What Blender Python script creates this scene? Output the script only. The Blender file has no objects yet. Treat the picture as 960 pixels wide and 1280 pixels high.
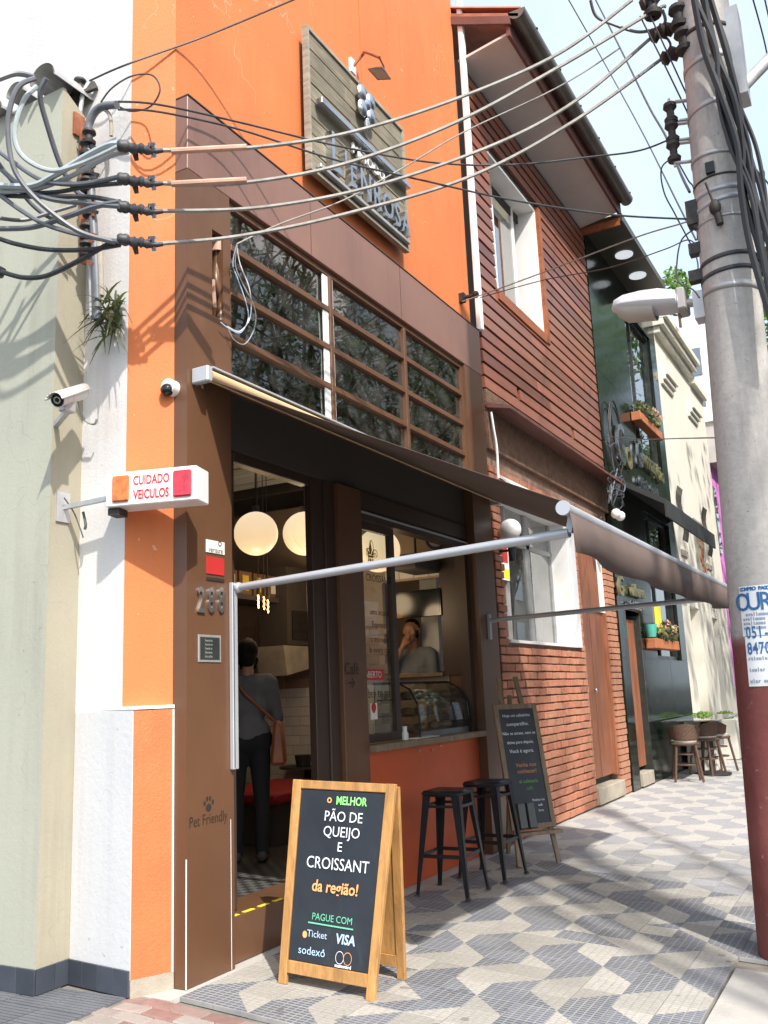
import bpy, bmesh, math, random
from math import radians, sin, cos, pi, sqrt, atan2
from mathutils import Vector as V, Matrix
random.seed(7)
S = bpy.context.scene
COL = S.collection
# ---------------------------------------------------------------- camera
F = 1148.6; YAW, PIT, ROL = radians(28.64), radians(11.245), radians(-2.34)
CAM = V((3.554, -4.09, 1.5))
fw = V((-sin(YAW)*cos(PIT), cos(YAW)*cos(PIT), sin(PIT)))
rt = V((cos(YAW), sin(YAW), 0)); up = rt.cross(fw)
rt2 = cos(ROL)*rt + sin(ROL)*up; up2 = -sin(ROL)*rt + cos(ROL)*up
cd = bpy.data.cameras.new('camera'); cam = bpy.data.objects.new('camera', cd); COL.objects.link(cam)
cam.matrix_world = Matrix(((rt2.x, up2.x, -fw.x, CAM.x), (rt2.y, up2.y, -fw.y, CAM.y), (rt2.z, up2.z, -fw.z, CAM.z), (0, 0, 0, 1)))
cd.sensor_fit = 'VERTICAL'; cd.sensor_height = 36; cd.lens = 36*F/1280; cd.clip_end = 2000; cd.clip_start = .05
S.camera = cam
# ---------------------------------------------------------------- light
SUN = V((1, -.76, 1.33)).normalized()
w = bpy.data.worlds.new('World'); S.world = w; w.use_nodes = True
nt = w.node_tree; sk = nt.nodes.new('ShaderNodeTexSky'); sk.sky_type = 'NISHITA'; sk.sun_disc = False
sk.sun_elevation = math.asin(SUN.z); sk.sun_rotation = atan2(SUN.x, SUN.y)
sk.air_density = 1.0; sk.dust_density = 4.0; sk.ozone_density = 1.0
vm = nt.nodes.new('ShaderNodeMix'); vm.data_type = 'RGBA'; vm.inputs[0].default_value = .66     # thin bright veil of high cloud over the whole sky
nz = nt.nodes.new('ShaderNodeTexNoise'); nz.inputs['Scale'].default_value = 2.2; nz.inputs['Detail'].default_value = 6; nz.inputs['Roughness'].default_value = .6
vr = nt.nodes.new('ShaderNodeValToRGB'); vr.color_ramp.elements[0].color = (2.2, 2.75, 3.3, 1); vr.color_ramp.elements[1].color = (3.0, 3.35, 3.6, 1); vr.color_ramp.elements[0].position = .35; vr.color_ramp.elements[1].position = .65
nt.links.new(nt.nodes.new('ShaderNodeTexCoord').outputs['Generated'], nz.inputs['Vector']); nt.links.new(nz.outputs[0], vr.inputs[0])
nt.links.new(sk.outputs[0], vm.inputs[6]); nt.links.new(vr.outputs[0], vm.inputs[7]); nt.links.new(vm.outputs[2], nt.nodes['Background'].inputs[0]); nt.nodes['Background'].inputs[1].default_value = .15
sl = bpy.data.lights.new('sun', 'SUN'); sl.energy = 2.3; sl.angle = radians(.9); sl.color = (1, .95, .87)
so = bpy.data.objects.new('sun', sl); COL.objects.link(so); so.rotation_euler = (-SUN).to_track_quat('-Z', 'Y').to_euler()
S.view_settings.view_transform = 'Standard'; S.view_settings.look = 'None'; S.view_settings.gamma = 1
S.view_settings.exposure = 1.35
S.render.engine = 'CYCLES'
# ---------------------------------------------------------------- pixels of the photograph -> places
def ray(u, v): return rt2*((u-480)/F) - up2*((v-640)/F) + fw
def PX(u, v, x=0.): d = ray(u, v); return CAM + d*((x-CAM.x)/d.x)
def PY(u, v, y=0.): d = ray(u, v); return CAM + d*((y-CAM.y)/d.y)
def PZ(u, v, z=0.): d = ray(u, v); return CAM + d*((z-CAM.z)/d.z)
SL = .06
def GZ(x): return -SL*max(x, 0)
def G(u, v):
    d = ray(u, v); t = -(CAM.z+SL*CAM.x)/(d.z+SL*d.x); return CAM + d*t
def PD(u, v, dist): return CAM + ray(u, v).normalized()*dist
# ---------------------------------------------------------------- materials
M = {}
def nodes(name):
    m = bpy.data.materials.new(name); m.use_nodes = True; M[name] = m
    return m, m.node_tree.nodes, m.node_tree.links, m.node_tree.nodes['Principled BSDF']
def mix(N, L, fac, a, b, mode='MIX'):
    n = N.new('ShaderNodeMix'); n.data_type = 'RGBA'; n.blend_type = mode
    for s, val in ((n.inputs[0], fac), (n.inputs[6], a), (n.inputs[7], b)):
        if isinstance(val, bpy.types.NodeSocket): L.new(val, s)
        elif isinstance(val, (tuple, list)): s.default_value = (*val[:3], 1)
        else: s.default_value = val
    return n.outputs[2]
def mth(N, L, op, a, b=0., c=None):
    n = N.new('ShaderNodeMath'); n.operation = op
    for i, val in enumerate((a, b) if c is None else (a, b, c)):
        if isinstance(val, bpy.types.NodeSocket): L.new(val, n.inputs[i])
        else: n.inputs[i].default_value = val
    return n.outputs[0]
def noise(N, L, co, scale, detail=4, rough=.6, dist=0):
    n = N.new('ShaderNodeTexNoise'); n.inputs['Scale'].default_value = scale; n.inputs['Detail'].default_value = detail
    n.inputs['Roughness'].default_value = rough; n.inputs['Distortion'].default_value = dist
    L.new(co, n.inputs['Vector']); return n.outputs[0]
def ramp(N, L, f, a, b, ca=(0, 0, 0), cb=(1, 1, 1)):
    n = N.new('ShaderNodeValToRGB'); e = n.color_ramp.elements
    e[0].position = a; e[1].position = b; e[0].color = (*ca, 1); e[1].color = (*cb, 1); L.new(f, n.inputs[0]); return n.outputs[0]
def mapped(N, L, co, sc):
    n = N.new('ShaderNodeMapping'); n.inputs['Scale'].default_value = sc; L.new(co, n.inputs[0]); return n.outputs[0]
def pm(name, base, rough=.6, var=.12, vs=3., bump=.15, bs=60., metal=0., dirt=None, rnd=0., grain=None, spec=.5, dark=None, huer=None, bd=.01, streak=None, crack=None):
    """general surface: broad tone changes, fine relief, stains with a shape of their own, per-piece tint"""
    m, N, L, P = nodes(name)
    co = N.new('ShaderNodeTexCoord').outputs['Object']
    inf = N.new('ShaderNodeObjectInfo')
    sh = N.new('ShaderNodeVectorMath'); sh.operation = 'ADD'; L.new(co, sh.inputs[0])
    rv = N.new('ShaderNodeCombineXYZ'); L.new(mth(N, L, 'MULTIPLY', inf.outputs['Random'], 37.), rv.inputs[0]); L.new(mth(N, L, 'MULTIPLY', inf.outputs['Random'], 91.), rv.inputs[2])
    L.new(rv.outputs[0], sh.inputs[1]); co = sh.outputs[0]
    n1 = noise(N, L, co, vs, 5, .62)
    c = mix(N, L, ramp(N, L, n1, .3, .7), tuple(max(0, b*(1-var)) for b in base), tuple(min(1, b*(1+var)) for b in base))
    if grain:
        g = noise(N, L, mapped(N, L, co, grain), 1., 6, .7, .6)
        c = mix(N, L, ramp(N, L, g, .42, .64), c, tuple(b*.62 for b in base))
    if dirt:
        dc, amt, ds = dirt
        dn = ramp(N, L, noise(N, L, mapped(N, L, co, (1, 1, .45)), ds, 8, .72), .52, .72)
        c = mix(N, L, mth(N, L, 'MULTIPLY', dn, amt), c, dc)
    if streak:      # rain streaks and run-off marks
        sn = ramp(N, L, noise(N, L, mapped(N, L, co, (7, 7, .35)), 1., 6, .7), .5, .78); sm = ramp(N, L, noise(N, L, co, .8, 3), .35, .65)
        c = mix(N, L, mth(N, L, 'MULTIPLY', mth(N, L, 'MULTIPLY', sn, sm), streak[1]), c, streak[0])
    if crack:       # hairline cracks and chipped spots
        vo = N.new('ShaderNodeTexVoronoi'); vo.feature = 'DISTANCE_TO_EDGE'; vo.inputs['Scale'].default_value = crack[1]
        wv = N.new('ShaderNodeVectorMath'); wv.operation = 'ADD'; L.new(co, wv.inputs[0]); nv = N.new('ShaderNodeTexNoise'); nv.inputs['Scale'].default_value = 2.5; L.new(co, nv.inputs['Vector']); L.new(nv.outputs[1], wv.inputs[1]); L.new(wv.outputs[0], vo.inputs['Vector'])
        cm = mth(N, L, 'MULTIPLY', mth(N, L, 'LESS_THAN', vo.outputs[0], .0032), ramp(N, L, noise(N, L, co, .9, 2), .5, .56))
        sp2 = mth(N, L, 'GREATER_THAN', noise(N, L, co, 16, 2), .735)
        c = mix(N, L, mth(N, L, 'MULTIPLY', mth(N, L, 'MAXIMUM', mth(N, L, 'MULTIPLY', cm, .6), sp2), .5), c, crack[0])
    if rnd:
        k = mth(N, L, 'ADD', mth(N, L, 'MULTIPLY', inf.outputs['Random'], 2*rnd), 1-rnd)
        c = mix(N, L, 1., c, k, 'MULTIPLY')
    if huer:
        r2 = mth(N, L, 'FRACT', mth(N, L, 'MULTIPLY', inf.outputs['Random'], 17.3))
        c = mix(N, L, mth(N, L, 'MULTIPLY', r2, huer[1]), c, huer[0])
    L.new(c, P.inputs['Base Color']); P.inputs['Metallic'].default_value = metal
    P.inputs['Specular IOR Level'].default_value = spec
    rr = mth(N, L, 'ADD', mth(N, L, 'MULTIPLY', n1, .2), rough-.1); L.new(rr, P.inputs['Roughness'])
    if bump:
        b = N.new('ShaderNodeBump'); b.inputs['Strength'].default_value = bump; b.inputs['Distance'].default_value = bd
        L.new(noise(N, L, co if not grain else mapped(N, L, co, grain), bs if not grain else 2., 5, .65), b.inputs['Height']); L.new(b.outputs[0], P.inputs['Normal'])
    return m
def em(name, col, st):
    m, N, L, P = nodes(name); P.inputs['Base Color'].default_value = (*col, 1)
    P.inputs['Emission Color'].default_value = (*col, 1); P.inputs['Emission Strength'].default_value = st; return m
def glass(name, tint=(.75, .82, .8), refl=.18, rough=.0):
    m, N, L, P = nodes(name); N.remove(P)
    out = [n for n in N if n.type == 'OUTPUT_MATERIAL'][0]
    g = N.new('ShaderNodeBsdfGlossy'); g.inputs['Roughness'].default_value = rough+.01
    t = N.new('ShaderNodeBsdfTransparent'); t.inputs[0].default_value = (*tint, 1)
    fr = N.new('ShaderNodeFresnel'); fr.inputs[0].default_value = 1.5
    co = N.new('ShaderNodeTexCoord').outputs['Object']
    d = N.new('ShaderNodeBsdfDiffuse'); d.inputs[0].default_value = (.5, .5, .47, 1)
    f = mth(N, L, 'MULTIPLY_ADD', fr.outputs[0], 1.0, refl)
    a = N.new('ShaderNodeMixShader'); L.new(f, a.inputs[0]); L.new(t.outputs[0], a.inputs[1]); L.new(g.outputs[0], a.inputs[2])
    b = N.new('ShaderNodeMixShader'); L.new(mth(N, L, 'MULTIPLY', ramp(N, L, noise(N, L, co, 5, 6), .4, .8), .12), b.inputs[0])
    L.new(a.outputs[0], b.inputs[1]); L.new(d.outputs[0], b.inputs[2]); L.new(b.outputs[0], out.inputs[0]); return m
pm('orange', (.62, .180, .056), .75, .10, .9, .5, 70, dirt=((.66, .24, .09), .55, .8), bd=.006, streak=((.34, .12, .05), .5), crack=((.75, .5, .38), .8))
pm('orange_plinth', (.52, .16, .055), .7, .1, 2, .5, 60, dirt=((.7, .25, .1), .35, 2))
pm('orange_counter', (.56, .1, .03), .5, .08, 3, .15, 60)
pm('brown', (.130, .063, .033), .36, .12, 1.1, .06, 30, dirt=((.24, .12, .085), .4, .8))
pm('brown_pale', (.235, .128, .10), .42, .12, 1.1, .06, 30, streak=((.12, .06, .045), .5), dirt=((.17, .085, .065), .5, .7))  # paler, pinker brown for the header
pm('brown_dark', (.05, .03, .022), .42, .12, 1.5, .05, 30)
pm('sage', (.40, .405, .335), .8, .06, .7, .18, 40, streak=((.22, .21, .16), .55), crack=((.2, .2, .16), 1.1), dirt=((.29, .30, .235), .55, .9))
pm('tan', (.35, .325, .25), .8, .08, .9, .2, 40, streak=((.17, .13, .08), .6), crack=((.15, .12, .09), 2.), dirt=((.3, .25, .17), .5, 1.3))
pm('white_wall', (.70, .69, .685), .8, .05, 1.0, .3, 50, streak=((.42, .36, .32), .5), crack=((.4, .33, .28), 1.5), dirt=((.62, .52, .46), .4, 1.1))
pm('white_plinth', (.61, .62, .64), .6, .03, 2, .25, 30, streak=((.4, .4, .4), .45), crack=((.35, .33, .3), 3.), dirt=((.6, .6, .6), .25, 3))
pm('cement', (.36, .32, .26), .85, .2, 6, .5, 50)
pm('base_tile', (.05, .058, .075), .4, .15, 6, .1, 40, rnd=.2)
pm('white_paint', (.8, .8, .78), .5, .05, 2, .1, 40, dirt=((.55, .52, .47), .4, 2))
pm('alu', (.50, .52, .56), .4, .05, 3, .03, 40, metal=.3)
pm('steel', (.55, .57, .6), .25, .1, 4, .03, 60, metal=1.)
pm('galv', (.5, .5, .5), .5, .15, 6, .1, 60, metal=.6)
pm('black_metal', (.022, .025, .03), .35, .15, 3, .04, 50, metal=.3)
pm('iron', (.05, .045, .042), .6, .3, 20, .3, 90, metal=.4)
pm('rust', (.3, .1, .045), .6, .3, 15, .3, 60)
pm('rubber', (.045, .048, .055), .5, .3, 14, .2, 70, dirt=((.12, .115, .11), .6, 12))
pm('cable_black', (.016, .017, .02), .45, .15, 20, .05, 90)
pm('cable_grey', (.14, .15, .17), .45, .15, 12, .05, 80)
pm('cable_pale', (.31, .30, .275), .6, .3, 9, .3, 60, dirt=((.16, .15, .135), .6, 7))
pm('cable_silver', (.4, .45, .47), .3, .12, 12, .05, 80)
pm('copper_wrap', (.5, .3, .22), .5, .2, 8, .1, 60)
pm('old_wood', (.27, .235, .17), .7, .25, 2.5, .5, 30, grain=(1.2, 2.2, 30), rnd=.18, dirt=((.12, .115, .09), .5, 3))
pm('frame_wood', (.33, .31, .25), .7, .2, 3, .3, 30, grain=(2, 2, 22), rnd=.1)
pm('pine', (.50, .265, .09), .45, .16, 3, .12, 30, grain=(20, 20, 2.2), rnd=.08)
pm('easel_wood', (.23, .17, .11), .6, .2, 3, .2, 30, grain=(24, 24, 2.5), rnd=.1)
pm('chalk', (.018, .024, .034), .55, .25, 2.5, .03, 60, dirt=((.06, .07, .08), .7, 3.))
pm('siding', (.235, .078, .048), .33, .2, 2.2, .1, 30, grain=(10, 1.0, 30), rnd=.34, huer=((.34, .15, .09), .45), dirt=((.17, .06, .05), .5, 3))
pm('siding_trim', (.33, .1, .035), .4, .2, 2, .1, 30, grain=(8, 1.2, 16))
pm('door_wood', (.30, .115, .06), .42, .25, 2, .1, 30, grain=(14, 14, 1.2), rnd=.12)
pm('brick', (.39, .150, .090), .85, .28, 12, .9, 45, rnd=.26, huer=((.50, .26, .16), .5), dirt=((.2, .1, .07), .5, 6), bd=.008)
pm('mortar', (.26, .165, .12), .95, .25, 12, .8, 60)
pm('stucco', (.17, .095, .06), .95, .35, 10, 1., 50, bd=.02)
pm('ledge', (.14, .055, .045), .6, .2, 5, .2, 40)
pm('soffit', (.62, .57, .54), .7, .06, 1.5, .15, 30, dirt=((.45, .36, .3), .4, 1.3))
pm('roof_tile', (.36, .13, .08), .85, .25, 6, .4, 40, rnd=.2)
pm('gutter', (.17, .16, .145), .4, .2, 3, .08, 40, metal=.4)
pm('granite', (.010, .016, .012), .13, .5, 7, 0, 40, rnd=.1, spec=.4)
pm('granite_matt', (.03, .036, .033), .25, .3, 7, .02, 40)
pm('olive', (.05, .05, .03), .4, .2, 3, .03, 40)
pm('black_fabric', (.03, .032, .034), .75, .15, 4, .2, 200)
pm('cream', (.72, .69, .60), .75, .05, 1., .2, 40, dirt=((.6, .54, .42), .35, 1.2))
pm('magenta', (.72, .22, .66), .7, .06, 1.2, .15, 40)
pm('far_white', (.78, .79, .82), .7, .05, 1, .1, 40)
pm('far_grey', (.45, .43, .42), .8, .15, 1.2, .1, 40)
pm('far_yellow', (.62, .5, .3), .8, .1, 1.2, .1, 40)
pm('concrete', (.36, .345, .32), .85, .10, 2.2, .5, 60, dirt=((.24, .22, .2), .55, 1.8), bd=.008)
pm('maroon', (.16, .035, .032), .45, .15, 3, .3, 40, dirt=((.33, .2, .19), .35, 5))
pm('paper', (.82, .85, .88), .7, .04, 6, .2, 20)
pm('fabric', (.095, .062, .05), .8, .12, 2.2, .12, 160, rnd=.0)
pm('valance', (.115, .082, .072), .8, .12, 2.2, .12, 160)
pm('fabric_roll', (.60, .42, .24), .7, .15, 3, .1, 100)
pm('asphalt', (.05, .05, .052), .9, .2, 1, .6, 90)
pm('kerb', (.34, .33, .31), .9, .15, 3, .5, 50)
pm('slab', (.46, .44, .41), .9, .10, 1.6, .5, 60, dirt=((.3, .28, .25), .6, 2.6))
pm('paver', (.29, .225, .20), .9, .18, 9, .6, 60, rnd=.2, huer=((.33, .30, .27), .95))
pm('paver_red', (.28, .155, .135), .9, .2, 9, .6, 60, rnd=.2, huer=((.31, .25, .225), .6))
pm('grey_tile', (.115, .12, .135), .75, .12, 4, .2, 60, rnd=.1, dirt=((.2, .2, .2), .4, 3))
pm('joint', (.20, .18, .155), .95, .25, 9, .5, 70)
pm('skin', (.42, .22, .14), .55, .08, 8, .05, 60)
pm('hair', (.012, .009, .008), .75, .3, 30, .3, 120, spec=.2)
pm('shirt_grey', (.13, .13, .135), .85, .15, 6, .3, 120)
pm('shirt_blue', (.2, .22, .25), .85, .15, 6, .3, 120)
pm('trousers', (.012, .012, .014), .85, .2, 6, .2, 100)
pm('leather', (.33, .10, .035), .45, .2, 6, .15, 80)
pm('cushion', (.42, .03, .035), .7, .15, 4, .2, 80)
pm('wall_tile', (.72, .69, .64), .2, .05, 3, .02, 30, rnd=.06)
pm('tan_tile', (.36, .25, .19), .4, .1, 3, .05, 30, rnd=.1)
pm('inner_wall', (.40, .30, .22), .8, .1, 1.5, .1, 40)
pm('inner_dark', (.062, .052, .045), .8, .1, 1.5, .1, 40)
pm('plank_white', (.62, .63, .62), .6, .12, 2, .15, 30, grain=(1.5, 20, 20), rnd=.12)
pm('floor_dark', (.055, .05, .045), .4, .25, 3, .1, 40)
pm('cardboard', (.16, .085, .045), .7, .2, 4, .1, 40)
pm('label_red', (.5, .03, .03), .5, .05, 4, 0)
pm('label_white', (.8, .8, .76), .5, .05, 4, 0)
pm('label_yellow', (.7, .5, .06), .5, .05, 4, 0)
pm('yellow', (.85, .75, .05), .5, .05, 4, 0)
pm('bread', (.45, .25, .09), .7, .25, 12, .4, 40)
pm('screen', (.01, .012, .013), .12, .1, 3, 0)
pm('red_paint', (.62, .02, .03), .4, .05, 4, 0)
pm('letters_dark', (.03, .022, .018), .6, .05, 4, 0)
pm('chalk_white', (.78, .84, .9), .8, .1, 40, 0)
pm('chalk_green', (.3, .85, .25), .8, .1, 40, 0)
pm('chalk_teal', (.15, .55, .35), .8, .1, 40, 0)
pm('chalk_orange', (.95, .42, .16), .8, .1, 40, 0)
pm('chalk_blue', (.45, .62, .8), .8, .1, 40, 0)
pm('chalk_faint', (.33, .36, .36), .8, .1, 40, 0)
pm('chalk_dim_orange', (.42, .2, .09), .8, .1, 40, 0)
pm('chalk_dim_green', (.1, .26, .1), .8, .1, 40, 0)
pm('print_blue', (.03, .15, .36), .7, .1, 30, 0)
pm('print_grey', (.3, .36, .45), .7, .1, 30, 0)
pm('gold', (.42, .26, .05), .45, .1, 6, 0, metal=.3)
pm('sign_gold', (.30, .29, .15), .35, .2, 6, .05, metal=.6)
pm('wicker', (.10, .055, .036), .6, .3, 30, .6, 60)
pm('seat_pad', (.62, .58, .52), .8, .08, 6, .2, 80)
pm('bark', (.13, .095, .065), .95, .3, 6, 1., 14, bd=.03)
pm('planter', (.6, .58, .52), .8, .1, 4, .3, 40)
pm('terracotta', (.45, .16, .07), .8, .15, 6, .2, 40)
pm('teal_pot', (.08, .4, .32), .5, .1, 6, 0)
pm('plastic_white', (.82, .82, .82), .35, .04, 4, 0)
pm('camera_body', (.62, .58, .55), .4, .12, 6, .03, dirt=((.35, .25, .2), .5, 6))
pm('green_box', (.03, .09, .07), .4, .1, 6, 0)
pm('grass', (.09, .15, .035), .8, .3, 8, 0)
pm('number_metal', (.34, .31, .29), .3, .15, 8, .03, metal=.8)
pm('plaque', (.035, .04, .035), .3, .2, 10, .05)
def leafmat(name, a, b):
    m, N, L, P = nodes(name)
    geo = N.new('ShaderNodeNewGeometry'); r = geo.outputs['Random Per Island']
    c = mix(N, L, r, a, b); L.new(c, P.inputs['Base Color']); P.inputs['Roughness'].default_value = .5
    t = N.new('ShaderNodeBsdfTranslucent'); L.new(c, t.inputs[0]); ms = N.new('ShaderNodeMixShader'); ms.inputs[0].default_value = .35
    out = [n for n in N if n.type == 'OUTPUT_MATERIAL'][0]
    L.new(P.outputs[0], ms.inputs[1]); L.new(t.outputs[0], ms.inputs[2]); L.new(ms.outputs[0], out.inputs[0]); return m
leafmat('leaf', (.035, .075, .018), (.09, .15, .035)); leafmat('leaf_bright', (.08, .2, .03), (.2, .34, .07))
leafmat('fern', (.05, .085, .03), (.17, .19, .08)); leafmat('flower', (.75, .3, .35), (.65, .55, .2))
m, N, L, P = nodes('globe_lit'); gz = N.new('ShaderNodeSeparateXYZ'); L.new(N.new('ShaderNodeTexCoord').outputs['Generated'], gz.inputs[0])
L.new(mix(N, L, gz.outputs[2], (.95, .60, .27), (1, .80, .55)), P.inputs['Emission Color']); P.inputs['Emission Strength'].default_value = .36; P.inputs['Base Color'].default_value = (.8, .76, .68, 1); P.inputs['Roughness'].default_value = .25; em('filament', (1, .33, .06), 7.); em('downlight', (.9, .95, 1.), .25)
em('bulb_white', (1, 1, 1), .25)
glass('glass_transom', (.5, .55, .53), .24, .004); glass('glass', (.8, .86, .84), .08); glass('glass_dark', (.3, .33, .33), .32)
glass('glass_blue', (.5, .55, .56), .4); glass('glass_table', (.45, .52, .52), .45)
# wired amber and red lamps
def lens(name, col):
    m, N, L, P = nodes(name); co = N.new('ShaderNodeTexCoord').outputs['Object']
    P.inputs['Roughness'].default_value = .15; P.inputs['Coat Weight'].default_value = .6
    L.new(mix(N, L, ramp(N, L, noise(N, L, co, 25, 3), .35, .65), col, tuple(c*.55 for c in col)), P.inputs['Base Color'])
lens('lens_amber', (.75, .2, .03)); lens('lens_red', (.7, .03, .06))
# hydraulic sidewalk tile: scored into small cells, dark or light
TW, TL = .220, .207; TX0, TY0 = 1.359-.220*6, 1.564-.207*8
def tilemat(name, base, line, amt):
    m, N, L, P = nodes(name)
    pos = N.new('ShaderNodeNewGeometry').outputs['Position']; sp = N.new('ShaderNodeSeparateXYZ'); L.new(pos, sp.inputs[0])
    def lines(o, off, per, wdt):
        f = mth(N, L, 'FRACT', mth(N, L, 'DIVIDE', mth(N, L, 'SUBTRACT', o, off-5*per), per))
        d = mth(N, L, 'ABSOLUTE', mth(N, L, 'SUBTRACT', f, .5)); return ramp(N, L, d, .5-wdt-.025, .5-wdt+.025)
    lx = lines(sp.outputs[0], TX0, TW/5, .07); ly = lines(sp.outputs[1], TY0, TL/7, .15)
    ln = mth(N, L, 'MAXIMUM', lx, ly)
    inf = N.new('ShaderNodeObjectInfo').outputs['Random']
    n1 = noise(N, L, pos, 3.2, 6, .7); n2 = noise(N, L, pos, 45, 3, .7)
    c = mix(N, L, ramp(N, L, n2, .3, .7), tuple(b*.82 for b in base), tuple(b*1.15 for b in base))
    k = mth(N, L, 'ADD', mth(N, L, 'MULTIPLY', inf, .34), .83); c = mix(N, L, 1., c, k, 'MULTIPLY')
    wear = ramp(N, L, n1, .40, .68)                       # ribs worn smooth and filled with dust in places
    a = mth(N, L, 'MULTIPLY', ln, mth(N, L, 'SUBTRACT', amt, mth(N, L, 'MULTIPLY', wear, amt*.5)))
    c = mix(N, L, a, c, line)
    n3 = ramp(N, L, noise(N, L, pos, 1.3, 7, .75), .5, .75); c = mix(N, L, mth(N, L, 'MULTIPLY', n3, .4), c, (.25, .225, .20)); gum = mth(N, L, 'GREATER_THAN', noise(N, L, pos, 9, 1), .735); c = mix(N, L, mth(N, L, 'MULTIPLY', gum, .5), c, (.09, .08, .075))
    L.new(c, P.inputs['Base Color']); P.inputs['Roughness'].default_value = .8
    b = N.new('ShaderNodeBump'); b.inputs['Strength'].default_value = .5; b.inputs['Distance'].default_value = .004
    L.new(mth(N, L, 'SUBTRACT', mth(N, L, 'MULTIPLY', n2, .3), mth(N, L, 'MULTIPLY', a, 1.)), b.inputs['Height']); L.new(b.outputs[0], P.inputs['Normal'])
tilemat('tile_dark', (.125, .135, .165), (.37, .36, .345), .9); tilemat('tile_light', (.385, .365, .33), (.255, .24, .22), .65)
tilemat('tile_dark_old', (.275, .275, .29), (.36, .35, .34), .16); tilemat('tile_light_old', (.40, .385, .365), (.29, .28, .265), .3)
# mottled cafe floor
m, N, L, P = nodes('floor_check'); ck = N.new('ShaderNodeTexChecker'); ck.inputs['Scale'].default_value = 16
ck.inputs[1].default_value = (.10, .10, .095, 1); ck.inputs[2].default_value = (.03, .03, .03, 1)
L.new(N.new('ShaderNodeTexCoord').outputs['Object'], ck.inputs[0]); L.new(ck.outputs[0], P.inputs['Base Color']); P.inputs['Roughness'].default_value = .45
# maroon-footed concrete: the paint ends at a straight line round the pole
m, N, L, P = nodes('pole'); co = N.new('ShaderNodeTexCoord').outputs['Object']; sp = N.new('ShaderNodeSeparateXYZ'); L.new(co, sp.inputs[0])
n1 = noise(N, L, co, 3, 7, .7); n2 = noise(N, L, co, 22, 5, .7); st = noise(N, L, mapped(N, L, co, (9, 9, .6)), 1, 5, .7)
cc = mix(N, L, ramp(N, L, n2, .3, .75), (.42, .40, .375), (.55, .525, .50)); cc = mix(N, L, mth(N, L, 'MULTIPLY', ramp(N, L, st, .48, .72), .5), cc, (.25, .22, .2)); pit = mth(N, L, 'GREATER_THAN', noise(N, L, co, 38, 2), .70); cc = mix(N, L, mth(N, L, 'MULTIPLY', pit, .6), cc, (.2, .18, .165))
mm = mix(N, L, ramp(N, L, n1, .3, .7), (.17, .045, .04), (.25, .075, .068)); mm = mix(N, L, mth(N, L, 'MULTIPLY', ramp(N, L, n2, .62, .70), .6), mm, (.42, .32, .3))
edge = mth(N, L, 'ADD', sp.outputs[2], mth(N, L, 'MULTIPLY', n2, .02))
L.new(mix(N, L, ramp(N, L, mth(N, L, 'MULTIPLY', edge, .1), .1755, .1765), mm, cc), P.inputs['Base Color'])
b = N.new('ShaderNodeBump'); b.inputs['Strength'].default_value = .5; b.inputs['Distance'].default_value = .008; L.new(n2, b.inputs['Height']); L.new(b.outputs[0], P.inputs['Normal'])
P.inputs['Roughness'].default_value = .75
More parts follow.
